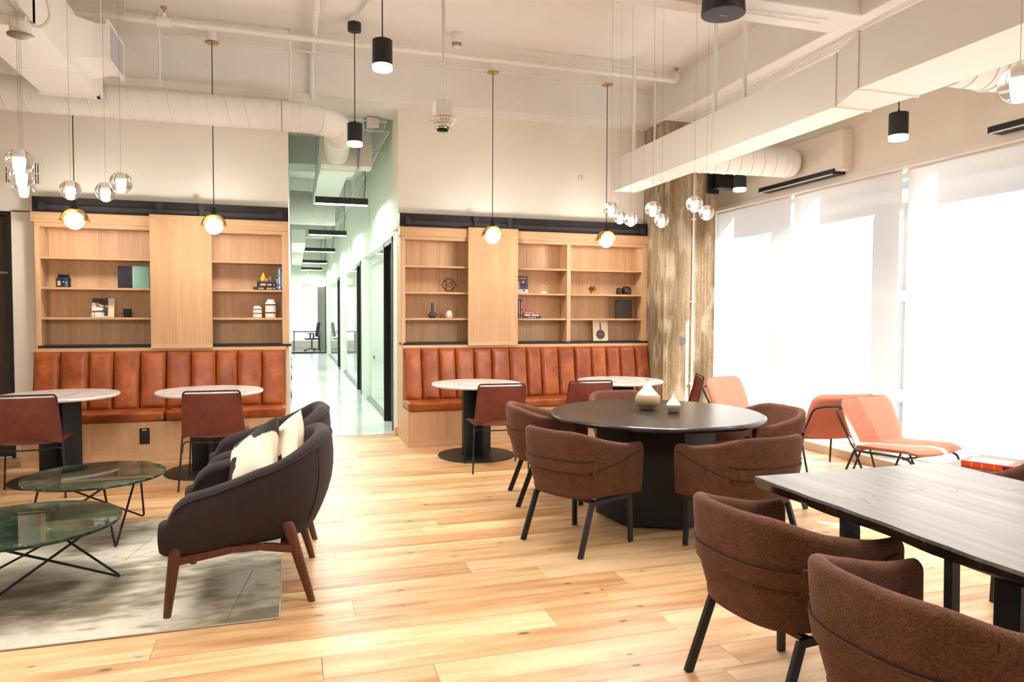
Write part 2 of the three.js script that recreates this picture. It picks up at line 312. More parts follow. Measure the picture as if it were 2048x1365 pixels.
// ---------------------------------------------------------------- the room: floor, walls, ceiling, windows
const XW = 5.35, ZB = -8.45, CEIL = 4.2, SOF = 3.77;
{ // wooden floor: boards laid along x
  const f = struct('floor', 'wide oak plank floor of the lounge', 'floor');
  part('subfloor', box(-5.2, XW + 0.4, -0.3, -0.02, -8.6, 3.7), std({ color: srgb(70, 48, 30), roughness: 0.9 }), f);
  const W = 0.19, rest = [];
  const board = (x0, x1, z0) => {
    const g = new THREE.BoxGeometry(x1 - x0 - 0.002, 0.02, W - 0.002); g.translate((x0 + x1) / 2, -0.01 - 0.0008 * rnd(), z0 + W / 2);
    const p = g.attributes.position, uv = g.attributes.uv, b = Math.floor(rnd() * 8), o = rnd(), flip = rnd() < 0.5 ? -1 : 1;
    for (let i = 0; i < p.count; i++) uv.setXY(i, flip * p.getX(i) / 4 + o, (b + clamp((p.getZ(i) - z0) / W, 0.02, 0.98)) / 8);
    return g;
  };
  for (let k = 0; k < 64; k++) {
    const z0 = -8.55 + k * W; if (z0 > 3.5) break;
    let x = -5.15 - rr(0, 1.6);
    while (x < XW + 0.25) {
      const L = rr(1.3, 2.5), a = Math.max(x, -5.15), b = Math.min(x + L, XW + 0.25);
      if (b - a > 0.05) { const g = board(a, b, z0); if (z0 < -1.7) part('plank', g, floorMat, f); else rest.push(g); }
      x += L;
    }
  }
  part('plank', merge(rest), floorMat, f).userData.kind = 'stuff';
}
{ const f = struct('floor_corridor', 'polished pale concrete floor of the corridor', 'floor');
  part('screed', box(-0.4, XW + 0.4, -0.3, -0.002, -31, -8.56), screed, f);
  part('threshold', box(-0.2, 1.35, -0.02, 0.001, -8.57, -8.545), steel, f); }
{ // painted concrete slab with downstand beams
  const c = struct('ceiling', 'white painted concrete ceiling with deep beams', 'ceiling');
  part('slab', box(-5.3, XW + 0.4, CEIL, CEIL + 0.25, -31, 3.8), ceilPaint, c);
  part('beam', box(-5.3, XW + 0.4, SOF, CEIL + 0.01, -8.65, -7.9, 0.02), ceilPaint, c);
  part('beam', box(4.22, 4.95, SOF - 0.002, CEIL + 0.01, -8.0, 3.7, 0.02), ceilPaint, c);
  part('beam', box(-5.3, 4.3, SOF, CEIL + 0.01, -4.9, -4.53, 0.02), ceilPaint, c).visible = true;
  for (const z of [-11.6, -15.2, -18.8, -22.4, -26]) part('beam', box(-0.2, XW, SOF, CEIL + 0.01, z - 0.6, z, 0.02), ceilPaint, c);
}
const ZU = -8.15;   // face of the wall above and beside the bookcases
{ const w = struct('wall_back_left', 'cream wall around the left bookcase', 'wall');
  part('plaster', merge([box(-5.2, -0.03, 2.44, SOF + 0.01, ZB - 0.16, ZU), box(-2.63, -2.425, 0, 2.45, ZB - 0.16, ZU), box(-2.425, -0.03, 0, 2.45, ZB - 0.16, ZB), box(-5.2, -3.6, 0, 2.45, ZB - 0.16, ZU)]), paint, w); }
{ const w = struct('wall_back_right', 'cream wall around the right bookcase', 'wall'); part('plaster', merge([box(1.165, 4.3, 2.44, SOF + 0.01, ZB - 0.16, ZU), box(1.19, 4.3, 0, 2.45, ZB - 0.16, ZB), box(4.3, XW + 0.1, 0, SOF + 0.01, ZB - 0.16, ZB)]), paint, w);
  part('corner_block', box(1.165, 1.2, 0, 0.1, ZB - 0.1, ZB + 0.02), oak, w); }
{ const w = struct('wall_left', 'cream side wall left of the camera', 'wall'); part('plaster', box(-5.4, -5.15, 0, CEIL, -8.7, 3.8), paint, w); }
{ const w = struct('wall_front', 'cream wall behind the camera', 'wall'); part('plaster', box(-5.4, XW + 0.4, 0, CEIL, 3.55, 3.8), paint, w); }
{ const w = struct('wall_corridor_left', 'plain corridor wall beside the left bookcase', 'wall'); part('plaster', box(-0.22, -0.03, 0, CEIL, -31, ZB - 0.16), greenCastPaint, w);
  for (let k = 0; k < 5; k++) part('skirting_block', box(-0.032, -0.012, 0, 0.1, -9.6 - k * 3.4, -9.2 - k * 3.4), blackSteel, w); }
{ const d = struct('door_1', 'dark steel door in the wall at the left edge', 'door'), z = ZU - 0.04;
  part('leaf', box(-3.56, -2.665, 0.01, 2.4, z - 0.06, z, 0.003), std({ color: srgb(58, 52, 48), roughness: 0.3, metalness: 0.5 }), d);
  part('frame', merge([box(-2.665, -2.632, 0, 2.44, z - 0.09, ZU + 0.004), box(-3.598, -3.56, 0, 2.44, z - 0.09, ZU + 0.004), box(-3.56, -2.665, 2.4, 2.44, z - 0.09, ZU + 0.004)]), blackSteel, d);
  part('glint_strip', box(-3.5, -2.67, 1.83, 1.85, z, z + 0.012, 0.002), steel, d); part('handle', rod(V(-3.45, 0.85, z + 0.04), V(-3.45, 1.25, z + 0.04), 0.012), steel, d); }  // bright steel strip stands for the glint line across the dark leaf
// window wall on the right
const G0 = -8.35, BAY = 1.55, gaps = []; for (let k = 0; k < 8; k++) gaps.push(G0 + k * BAY);
const XG = 5.66;
{ const w = struct('wall_right', 'cream wall above the tall windows', 'wall');
  part('header', box(XW, XW + 0.36, 2.84, CEIL + 0.02, -31, 3.8), paint, w);
  part('pier', merge([box(XW, XW + 0.36, 0, 2.85, -8.75, G0 - 0.02), box(XW, XW + 0.36, 0, 2.85, gaps[7] + 0.02, 3.8)]), paint, w);
  const t = struct('trim_1', 'pale sill and kerb along the foot of the windows', 'sill');
  part('kerb', box(XW - 0.03, XG + 0.05, 0, 0.085, -8.4, 3.55, 0.004), std({ color: srgb(196, 178, 152), roughness: 0.5 }), t);
  part('sill_rail', box(XW + 0.12, XG + 0.05, 0.085, 0.125, -8.4, 3.55, 0.004), aluminium, t);
  const t2 = struct('trim_2', 'slim white strip along the window heads', 'trim');
  part('strip', box(XW - 0.015, XW + 0.07, 2.805, 2.86, -8.4, 3.55, 0.004), whitePlastic, t2);
}
for (let k = 0; k + 1 < gaps.length; k++) {
  const a = gaps[k], b = gaps[k + 1], w = struct('window_' + (k + 1), 'tall fixed window in the right wall', 'window');
  part('mullion', box(XG - 0.14, XG + 0.13, 0.12, 2.84, b - 0.03, b + 0.03, 0.004), aluminium, w);
  if (!k) part('mullion', box(XG - 0.14, XG + 0.06, 0.12, 2.84, a - 0.03, a + 0.03, 0.004), aluminium, w);
  part('rail', box(XG - 0.06, XG + 0.04, 2.76, 2.84, a + 0.03, b - 0.03), aluminium, w);
  const p = new THREE.PlaneGeometry(b - a - 0.06, 2.64); p.rotateY(-Math.PI / 2); p.translate(XG, 1.44, (a + b) / 2); part('pane', p, paneGlass, w);
}
// translucent roller shades, one to a window
const shadeNames = ['white translucent roller shade next to the concrete column', 'white translucent roller shade behind the coral chairs, middle of the three', 'white translucent roller shade at the right edge of the photo'];
for (let k = 0; k + 1 < gaps.length; k++) {
  const a = gaps[k] + 0.035, b = gaps[k + 1] - 0.028, X = XW + 0.09, out = k > 2;
  const t = thing('roller_shade', out ? 'white roller shade over a window outside the picture' : shadeNames[k], 'roller shade', [X, 0, (a + b) / 2], 0, out ? 'shades outside the picture' : 'roller shades'), L = b - a;
  part('fabric', surf(8, 12, (u, v) => V(0.002 * Math.sin(u * 9 + k), lerp(0.135, 2.79, v), (u - 0.5) * L)), shadeCloth, t);
  part('hem_bar', box(-0.008, 0.008, 0.122, 0.147, -L / 2, L / 2, 0.004), aluminium, t);
  part('roller', rod(V(0.022, 2.8, -L / 2), V(0.022, 2.8, L / 2), 0.024, 0.024, 16), whitePlastic, t);
  part('bead_chain', merge([rod(V(-0.012, 0.5, L / 2 + 0.005), V(-0.012, 2.78, L / 2 + 0.005), 0.0022, 0.0022, 6), rod(V(0.012, 0.5, L / 2 + 0.005), V(0.012, 2.78, L / 2 + 0.005), 0.0022, 0.0022, 6)]), whitePlastic, t);
}
{ // board-marked concrete column with a conduit and a steel stub
  const c = struct('column', 'rough board-marked concrete column between bookcase and windows', 'column');
  part('shaft', box(4.27, 4.98, 0, SOF + 0.01, ZB - 0.02, -7.62, 0.012), concrete, c);
  part('stain', (() => { const q = new THREE.Shape(); for (let i = 0; i < 40; i++) { const a = i / 40 * Math.PI * 2, r = 0.062 * (1 + 0.16 * Math.sin(3 * a + 1) + 0.1 * Math.sin(7 * a) + 0.06 * Math.sin(13 * a)); i ? q.lineTo(0.8 * r * Math.cos(a), r * Math.sin(a)) : q.moveTo(0.8 * r, 0); } return mUV(new THREE.ShapeGeometry(q).translate(4.53, 1.13, -7.6185)); })(), std({ color: srgb(112, 108, 106), roughness: 0.9 }), c);
  const s = thing('steel_stub', 'black steel beam stub bolted to the top of the concrete column', 'steel beam');
  part('plate', box(4.83, 5.0, 2.93, 3.22, -7.62, -7.6, 0.003), blackSteel, s);
  part('beam', merge([box(4.9, 5.17, 2.98, 3.0, -7.6, -7.45), box(4.9, 5.17, 3.14, 3.16, -7.6, -7.45), box(4.9, 5.17, 3.0, 3.14, -7.53, -7.515)]), blackSteel, s);
  const p = thing('conduit', 'thin white conduit running up the concrete column', 'conduit');
  part('pipe', rod(V(4.655, 0, -7.6), V(4.655, SOF, -7.6), 0.012), ductPaint, p); part('clip', merge([0.6, 1.6, 2.6].map((y) => box(4.63, 4.68, y, y + 0.02, -7.62, -7.585))), ductPaint, p);
}
// corridor: glazed rooms on the right, end partition, far window
{ const w = struct('wall_corridor_right', 'corridor wall of white posts and lintel over glazed offices', 'wall');
  const X0 = 1.19, X1 = 1.33, list = [box(X0, X1, 2.4, CEIL, -27, ZB - 0.15)];
  for (const [a, b] of [[-8.78, ZB - 0.15], [-12.98, -12.17], [-18.83, -17.88], [-26.9, -25.4]]) list.push(box(X0, X1, 0, 2.41, a, b));
  part('plaster', merge(list), greenCastPaint, w);
  part('kerb', merge([box(X0 + 0.02, X0 + 0.08, 0, 0.05, -12.17, -9.67), box(X0 + 0.02, X0 + 0.08, 0, 0.05, -17.88, -13.8), box(X0 + 0.02, X0 + 0.08, 0, 0.05, -25.4, -19.84)]), steel, w);
  part('access_panel', merge([box(X0 - 0.012, X0 + 0.01, 2.85, 3.3, -12.1, -11.5, 0.003), box(X0 - 0.012, X0 + 0.01, 2.75, 3.2, -15.9, -15.4, 0.003)]), whitePlastic, w);
  for (const [a, b] of [[-12.5, -12.38], [-18.4, -18.28], [-26.9, -26.78]]) part('partition', box(X1, XW, 0, CEIL, a, b), greenCastPaint, w);
  for (const [a, b] of [[-12.17, -9.67], [-17.88, -13.8], [-25.4, -19.84]]) { const p = new THREE.PlaneGeometry(b - a, 2.34); p.rotateY(-Math.PI / 2); p.translate(X0 + 0.05, 1.22, (a + b) / 2); part('pane', p, greenPane, w); }
  let n = 2; for (const [a, b] of [[-9.67, -8.78], [-13.8, -12.98], [-19.84, -18.83]]) {
    const d = struct('door_' + n++, 'dark framed office door along the corridor', 'door');
    part('frame', merge([box(X0 - 0.01, X1, 0, 2.4, a, a + 0.06), box(X0 - 0.01, X1, 0, 2.4, b - 0.06, b), box(X0 - 0.01, X1, 2.33, 2.4, a, b)]), blackSteel, d);
    part('leaf', box(X0 + 0.07, X0 + 0.115, 0.01, 2.33, a + 0.06, b - 0.06), gunmetal, d); part('pull', box(X0 + 0.04, X0 + 0.07, 0.95, 1.1, b - 0.13, b - 0.11), steel, d);
  }
  const o = struct('window_8', 'large office windows beyond the corridor glass', 'window');
  part('sill_wall', box(XW, XW + 0.3, 0, 0.3, -31, -8.75), paint, o);
  for (let z = -30.5; z < -9; z += 2.4) part('mullion', box(XG - 0.1, XG + 0.02, 0.3, 2.84, z, z + 0.07), aluminium, o);
}
{ const w = struct('wall_corridor_end', 'glass office front at the far end of the corridor', 'wall'); const z = -26.75;
  part('lintel', box(-0.1, 1.2, 2.44, CEIL, z - 0.1, z), greenCastPaint, w);
  part('frame', merge([box(1.15, 1.2, 0, 2.44, z - 0.05, z + 0.02), box(-0.03, 1.15, 0, 0.05, z - 0.05, z + 0.02)]), blackSteel, w); part('head_rail', box(-0.03, 1.15, 2.41, 2.44, z - 0.05, z + 0.02), aluminium, w);
  const p = new THREE.PlaneGeometry(1.12, 2.35); p.translate(0.59, 1.22, z - 0.02); part('pane', p, paneGlass, w);
  const c = struct('column_far', 'grey concrete column seen through the end office glass', 'column'); part('shaft', box(1.0, 1.6, 0, SOF, -30.2, -29.6, 0.01), std({ color: srgb(150, 156, 150), roughness: 0.85 }), c);
  const e = struct('window_9', 'bright end window far behind the corridor', 'window'); part('sill_wall', box(-3, XW + 0.3, 0, 0.3, -31.1, -30.9), paint, e);
  part('header', box(-3, XW + 0.3, 2.9, CEIL, -31.1, -30.9), paint, e); part('mullion', merge([box(-0.4, -0.32, 0.3, 2.9, -31.05, -30.95), box(2, 2.08, 0.3, 2.9, -31.05, -30.95)]), aluminium, e);
}
{ // what stands outside
  const g = struct('ground', 'pale paved ground outside', 'ground'); part('paving', box(XW + 0.4, 70, -4.4, -4.2, -60, 60), std({ color: srgb(186, 184, 180), roughness: 0.9 }), g);
  const b = thing('office_building', 'pale office block with white ledges seen faintly through the shades', 'building', [19, -4.2, -6]);
  part('wall', box(0, 10, 0, 13, -16, 14), std({ color: srgb(164, 158, 152), roughness: 0.9 }), b);
  for (let k = 0; k < 4; k++) { part('ledge', box(-0.5, 0.1, 2.9 + 3.2 * k, 3.25 + 3.2 * k, -16.3, 14.3), std({ color: srgb(236, 236, 236), roughness: 0.7 }), b);
    for (let j = 0; j < 9; j++) part('window', box(-0.04, 0.05, 0.9 + 3.2 * k, 2.5 + 3.2 * k, -15 + j * 3.2, -12.6 + j * 3.2), std({ color: srgb(104, 112, 124), roughness: 0.2 }), b); }
}
// ---------------------------------------------------------------- bookcases and banquettes
const ZS = -8.03;
function bookcase(label, x0, x1, cuts, doorX, doorLabel) {
  const t = thing('bookcase', label, 'bookcase', [x0, 0, ZS]), L = x1 - x0, D = 0.25, q = (a, b, c, d, e, f, r = 0.002, rot = false) => box(a, b, c, d, e, f, r, rot);
  // upright boards behind the shelves, each board of veneer its own piece
  let x = 0.05; while (x < L - 0.06) { const w = Math.min(0.19 + 0.05 * rnd(), L - 0.05 - x); const g = q(x, x + w - 0.0015, 1.12, 2.33, -D - 0.02, -D + (rnd() - 0.5) * 0.001, 0); part('back_board', mUV(g, false, rnd() * 3, rnd() * 3), oak, t); x += w; }
  part('carcass', q(0.01, L - 0.01, 1.06, 2.42, ZB - ZS + 0.002, -D - 0.02, 0), oak, t);
  part('side_panel', q(0, 0.025, 1.12, 2.33, -D, -0.002), oak, t); part('side_panel', q(L - 0.05, L - 0.03, 1.12, 2.33, -D, -0.002), oak, t);
  part('stile', q(0, 0.045, 1.1, 2.33, -0.02, 0), oak, t); part('stile', q(L - 0.07, L, 1.1, 2.33, -0.02, 0), oak, t);
  part('header', q(-0.02, L, 2.33, 2.43, -0.12, 0.035, 0.002, true), oak, t); part('top_rail', q(0, L, 2.29, 2.33, -0.06, 0.004, 0.002, true), oak, t);
  part('soffit', q(0.02, L - 0.03, 2.3, 2.33, -D, -0.06, 0, true), oak, t);
  for (const c of cuts) part('divider', q(c - 0.025, c + 0.025, 1.12, 2.3, -D, 0.0), oak, t);
  const ends = [0.025, ...cuts.flatMap((c) => [c - 0.025, c + 0.025]), L - 0.05];
  for (const y of [1.4, 1.7, 2.0]) for (let k = 0; k < ends.length; k += 2) part('shelf', q(ends[k], ends[k + 1], y - 0.022, y, -D, -0.012, 0.003, true), oak, t);
  part('ledge', q(0.02, L + 0.02, 1.095, 1.12, -D, 0.03, 0.003), blackSteel, t);
  // steel backing board, flat rail, stops and bolts
  const rail = part('rail_board', q(-0.015, L, 2.435, 2.585, -0.118, -0.005, 0.002), blackSteel, t);
  part('rail', q(0.03, L - 0.03, 2.462, 2.505, 0.015, 0.022, 0.002), gunmetal, rail);
  for (const e of [0.07, L - 0.09]) part('end_stop', q(e - 0.025, e + 0.025, 2.455, 2.53, 0.0, 0.045, 0.004), gunmetal, rail);
  for (let k = 0; k < 8; k++) part('bolt', rod(V(0.15 + k * (L - 0.3) / 7, 2.484, -0.005), V(0.15 + k * (L - 0.3) / 7, 2.484, 0.03), 0.011, 0.011, 10), gunmetal, rail);
  const d0 = doorX[0] - x0, d1 = doorX[1] - x0, dr = part('sliding_door', q(d0, d1, 1.085, 2.445, 0.042, 0.072, 0.002), oakDoor, t, doorLabel);
  part('edge_strip', q(d0, d1, 1.085, 1.125, 0.04, 0.0745, 0.002, true), oak, dr); part('edge_strip', q(d0, d1, 2.405, 2.445, 0.04, 0.0745, 0.002, true), oak, dr);
  for (const e of [0.16, 0.84]) { const hx = lerp(d0, d1, e); part('hanger', merge([box(hx - 0.022, hx + 0.022, 2.43, 2.535, 0.05, 0.056, 0.001), rod(V(hx, 2.54, 0.022), V(hx, 2.54, 0.058), 0.034, 0.034, 24), rod(V(hx, 2.54, 0.058), V(hx, 2.54, 0.066), 0.012, 0.012, 10)]), gunmetal, dr, 'black roller hanger'); }
  return t;
}
bookcase('oak bookcase with sliding panel left of the corridor', -2.4, -0.03, [], [-1.37, -0.79], 'plain oak sliding panel');
bookcase('long oak bookcase with three bays right of the corridor', 1.18, 4.265, [2.03], [1.94, 2.54], 'plain oak sliding panel');

function banquette(label, x0, x1, seams, cushionCuts, sideEnd) {
  const t = thing('banquette', label, 'bench', [x0, 0, -7.62]), L = x1 - x0;
  part('base', box(0.012, L - 0.012, 0.085, 0.385, -0.41, 0, 0.002), oak, t, 'pale oak bench front'); part('toe_kick', box(0.006, L - 0.006, 0, 0.085, -0.41, 0.006, 0.002, true), oak, t);
  part('end_panel', box(sideEnd ? L - 0.012 : 0, sideEnd ? L : 0.012, 0, 0.39, -0.8, 0), oak, t); part('end_panel', box(sideEnd ? L - 0.012 : 0, sideEnd ? L : 0.012, 0.39, 1.09, -0.8, -0.39), oak, t);
  part('top_cap', box(0, L, 1.06, 1.094, -0.43, -0.37, 0.002, true), oak, t); part('back_board', box(0.012, L - 0.012, 0.385, 1.06, -0.43, -0.41), oak, t);
  // upholstered channels, leaning back; each a padded panel
  for (let k = 0; k + 1 < seams.length; k++) {
    const a = seams[k] - x0 + 0.002, b = seams[k + 1] - x0 - 0.002, w = b - a;
    const H = (v) => lerp(0.47, 1.06, v), Z = (v) => lerp(-0.27, -0.365, v);
    const f = (u, v) => { const e = Math.pow(Math.max(0, 1 - Math.pow(Math.abs(2 * u - 1), 5)), 0.6), e2 = Math.pow(Math.max(0, 1 - Math.pow(Math.abs(2 * v - 1), 16)), 0.5), pz = 0.042 * e * e2 + 0.003 * Math.sin(6 * v + k * 2.3) * e * e2; return V(a + w * u, H(v), Z(v) + pz); };
    const front = surf(14, 22, f), back = box(a, b, 0.47, 1.058, -0.41, -0.37);
    const sideL = surf(1, 22, (u, v) => V(a, H(v), lerp(-0.41, Z(v), u))), sideR = surf(1, 22, (u, v) => V(b, H(v), lerp(Z(v), -0.41, u))), top = surf(1, 1, (u, v) => V(lerp(a, b, u), 1.06, lerp(Z(1), -0.41, v)));
    part('back_channel', mUV(merge([front, back, sideL, sideR, top]), false, k * 0.37, k * 0.21), tan, t);
  }
  const cc = [x0, ...cushionCuts, x1];
  for (let k = 0; k + 1 < cc.length; k++) { const a = cc[k] - x0 + 0.003, b = cc[k + 1] - x0 - 0.003; const g = new RoundedBoxGeometry(b - a, 0.1, 0.52, 6, 0.032); const p = g.attributes.position;
    for (let i = 0; i < p.count; i++) if (p.getY(i) > 0.03) { const u = 2 * p.getX(i) / (b - a), w = p.getZ(i) / 0.26; p.setY(i, p.getY(i) + 0.012 * (1 - u ** 6) * (1 - w ** 6)); }
    g.computeVertexNormals(); g.translate((a + b) / 2, 0.436, -0.245); part('seat_cushion', mUV(g, false, k * 0.9, k * 0.4), tan, t); }
  return t;
}
const bL = banquette('tan leather channelled banquette under the left bookcase', -2.43, -0.065, [-2.41, -2.18, -1.93, -1.71, -1.47, -1.23, -1.0, -0.76, -0.55, -0.31, -0.07], [-1.2], true);
banquette('long tan leather channelled banquette beside the concrete column', 1.19, 4.26, [1.2, 1.4, 1.6, 1.79, 2.01, 2.22, 2.44, 2.65, 2.83, 3.05, 3.26, 3.48, 3.68, 3.86, 4.07, 4.255], [2.2, 3.22], false);
{ const o = part('power_outlet', box(1.005, 1.095, 0.17, 0.325, 0, 0.008, 0.003), black, bL, 'black power outlet plate'); part('socket', merge([box(1.03, 1.07, 0.265, 0.3, 0.008, 0.01), box(1.03, 1.07, 0.195, 0.23, 0.008, 0.01)]), gunmetal, o); part('usb_port', box(1.03, 1.07, 0.303, 0.313, 0.008, 0.0105), whitePlastic, o); }
// ---------------------------------------------------------------- ducts, pipes and other ceiling services
function spiral(parent, a, b, r, pitch, rings) {             // round duct with its lock seams
  const d = b.clone().sub(a), L = d.length(), u = d.clone().normalize(), q = new THREE.Quaternion().setFromUnitVectors(V(0, 0, 1), u);
  const n = Math.round(L / pitch * 14), body = [];
  for (let i = 0; i <= 1; i++) { const ring = []; for (let k = 0; k < 40; k++) { const w = (k / 40) * Math.PI * 2; ring.push(V(r * Math.cos(w), r * Math.sin(w), i * L).applyQuaternion(q).add(a)); } body.push(ring); }
  part('duct_wall', mUV(loft(body, true)), ductPaint, parent);
  const pts = []; for (let i = 0; i <= n; i++) { const s = (i / n) * L, w = (s / pitch) * Math.PI * 2; pts.push(V((r + 0.0015) * Math.cos(w), (r + 0.0015) * Math.sin(w), s).applyQuaternion(q).add(a)); }
  part('spiral_seam', mUV(new THREE.TubeGeometry(new THREE.CatmullRomCurve3(pts), n * 2, 0.0055, 4)), ductPaint, parent);
  for (const s of rings) { const c = a.clone().addScaledVector(u, s), g = new THREE.TorusGeometry(r + 0.002, 0.008, 6, 40); g.applyQuaternion(q).translate(c.x, c.y, c.z); part('joint_ring', mUV(g), ductPaint, parent); }
}
{ const t = thing('spiral_duct', 'white spiral duct along the back wall bending into the corridor', 'duct');
  const y = 3.36, z = -7.3, r = 0.141; spiral(t, V(-5.1, y, z), V(0.09, y, z), r, 0.165, [2.6, 4.98, 5.12]);
  const rings = [], R = 0.38; for (let i = 0; i <= 14; i++) { const a = (i / 14) * Math.PI / 2, c = V(0.09 + R * Math.sin(a), y, z - R * (1 - Math.cos(a))), rad = V(Math.sin(a), 0, Math.cos(a)), ring = [];
    for (let k = 0; k < 32; k++) { const w = (k / 32) * Math.PI * 2; ring.push(c.clone().addScaledVector(rad, r * Math.cos(w)).add(V(0, r * Math.sin(w), 0))); } rings.push(ring); }
  part('elbow', mUV(loft(rings, true)), ductPaint, t);
  for (const i of [0, 4, 9, 14]) part('joint_ring', mUV(new THREE.TubeGeometry(new THREE.CatmullRomCurve3(rings[i], true), 48, 0.006, 5, true)), ductPaint, t);
  part('band_clamp', new THREE.TorusGeometry(r + 0.002, 0.005, 6, 40).rotateY(Math.PI / 2).translate(-0.08, y, z), nickel, t);
  spiral(t, V(0.47, y, -7.68), V(0.55, 3.45, -9.2), r, 0.165, [0.2]);
  part('plenum', box(0.36, 0.8, 3.3, 3.66, -9.9, -9.2, 0.004), ductPaint, t);
  part('plenum_flange', merge([-9.28, -9.42, -9.5].map((q) => box(0.35, 0.81, 3.29, 3.67, q - 0.012, q, 0.003))), ductPaint, t);
  part('long_duct', box(0.36, 0.74, 3.34, 3.62, -12.9, -9.9, 0.004), ductPaint, t);
  part('control_box', box(0.83, 0.97, 3.28, 3.7, -9.35, -9.05, 0.004), ductPaint, t);
  for (const x of [-1.15, 0.0]) part('hanger_rod', rod(V(x, y + r - 0.01, z), V(x, CEIL, z), 0.011), ductPaint, t);
}
{ const t = thing('corridor_duct', 'round white duct crossing the far corridor ceiling', 'duct'); spiral(t, V(-0.02, 3.35, -13.4), V(0.75, 3.35, -13.4), 0.3, 0.25, [0.6]); part('lower_duct', box(0.0, 0.3, 3.0, 3.3, -24, -16.4, 0.01), ductPaint, t); }
{ const t = thing('supply_duct', 'white rectangular duct with side grille at the upper left', 'duct');
  part('run', merge([box(-2.03, -1.587, 3.323, 3.765, -7.03, 3.4, 0.004)]), ductPaint, t);
  part('end_flange', merge([box(-2.04, -1.577, 3.31, 3.333, -7.05, -7.01), box(-1.602, -1.572, 3.31, 3.775, -7.05, -7.01)]), ductPaint, t);
  part('seam', merge([-6.37, -5.17].map((q) => box(-2.034, -1.583, 3.319, 3.768, q - 0.005, q + 0.005))), ductPaint, t);
  part('hanger_rod', rod(V(-1.57, 3.31, -7.03), V(-1.57, CEIL, -7.03), 0.01), ductPaint, t);
  const q = (x, y0, y1, z0, z1) => [V(x, y0, z0), V(x, y0, z1), V(x, y1, z1), V(x, y1, z0)].reverse();
  part('outlet_neck', mUV(toCreasedNormals(loft([q(-1.596, 3.397, 3.729, -6.255, -6.79), q(-1.439, 3.434, 3.692, -6.292, -6.753), q(-1.356, 3.434, 3.692, -6.292, -6.753)], true), 0.3)), ductPaint, t);
  const g = part('grille', merge([box(-1.356, -1.338, 3.407, 3.434, -6.79, -6.255), box(-1.356, -1.338, 3.692, 3.72, -6.79, -6.255), box(-1.356, -1.338, 3.434, 3.692, -6.79, -6.753), box(-1.356, -1.338, 3.434, 3.692, -6.292, -6.255)]), whitePlastic, t, 'white framed air grille');
  for (let k = 0; k < 16; k++) part('louvre', box(-1.354, -1.342, 3.434, 3.692, -6.744 + k * 0.0286, -6.735 + k * 0.0286), std({ color: srgb(206, 208, 212), roughness: 0.5 }), g);
}
{ const t = thing('fan_coil_unit', 'white boxed air unit hung in the top left corner', 'air unit'); part('casing', box(-2.6, -1.36, 3.06, 3.29, -4.6, -1.2, 0.006), ductPaint, t); part('flange', merge([box(-2.6, -1.35, 3.05, 3.3, -4.61, -4.57), box(-1.375, -1.35, 3.05, 3.3, -4.61, -1.2)]), ductPaint, t);
  part('drain_pipe', rod(V(-2.6, 3.02, -4.5), V(-1.36, 3.02, -4.5), 0.028), ductPaint, t);
  part('cable_whip', tube([V(-1.36, 3.02, -4.5), V(-1.3, 3.0, -4.5), V(-1.25, 3.06, -4.5), V(-1.28, 3.2, -4.52), V(-1.33, 3.3, -4.52)], 0.008, false, 30, 8, 0.5), ductPaint, t); }
{ const t = thing('main_duct', 'large white rectangular duct above the windows with branch pipes', 'duct');
  const sec = (x0, x1, y0, y1, z) => [V(x0, y0, z), V(x1, y0, z), V(x1, y1, z), V(x0, y1, z)];
  const cr = (g) => mUV(toCreasedNormals(g, 0.3));
  part('run', cr(loft([sec(3.49, 3.78, 2.85, 3.2, -7.42), sec(3.49, 3.78, 2.85, 3.2, -3.95)], true)), ductPaint, t);
  part('reducer', cr(loft([sec(3.49, 3.78, 2.85, 3.2, -3.95), sec(3.49, 3.98, 2.91, 3.27, -3.76)], false)), ductPaint, t);
  part('run', cr(loft([sec(3.49, 3.98, 2.91, 3.27, -3.76), sec(3.49, 3.98, 2.91, 3.27, 3.3)], true)), ductPaint, t);
  for (const q of [-6.66, -5.75, -5.42]) part('seam', merge([box(3.484, 3.787, 2.844, 3.206, q - 0.003, q + 0.003)]), ductPaint, t);
  for (const q of [-3.955, -3.76]) part('flange', q < -3.9 ? box(3.482, 3.79, 2.842, 3.208, q - 0.006, q + 0.006) : box(3.482, 3.99, 2.9, 3.28, q - 0.006, q + 0.006), ductPaint, t);
  for (const q of [-6.95, -5.42, -5.0]) part('hanger_strap', box(3.5, 3.53, 3.2, CEIL, q - 0.01, q + 0.01), ductPaint, t);
  spiral(t, V(3.78, 3.06, -6.45), V(5.07, 3.08, -6.45), 0.15, 0.14, [1.28]); spiral(t, V(3.98, 3.05, -3.5), V(5.07, 3.06, -3.5), 0.15, 0.14, [0.3]);
  for (const [z, y] of [[-6.45, 3.08], [-3.5, 3.06]]) part('end_cap', mUV(lathe([[0.15, 0], [0.149, 0.03], [0.14, 0.07], [0.118, 0.1], [0.08, 0.115], [0, 0.12]], 36).rotateZ(-Math.PI / 2).translate(5.07, y, z)), ductPaint, t);
}
for (const [a, b, lab] of [[-7.1, -5.8, 'white air box with black slot diffuser above the middle window'], [-4.25, -2.9, 'white air box with black slot diffuser at the right edge']]) {
  const t = thing('slot_diffuser', lab, 'air diffuser', [0, 0, 0], 0, 'slot diffusers over the windows');
  part('plenum', box(5.22, 5.348, 2.9, 3.3, a, b, 0.004), paint, t); part('frame', box(5.2, 5.349, 2.875, 2.925, a, b - 0.1, 0.003), black, t); part('slot', box(5.198, 5.21, 2.868, 2.876, a + 0.02, b - 0.12), aluminium, t);
}
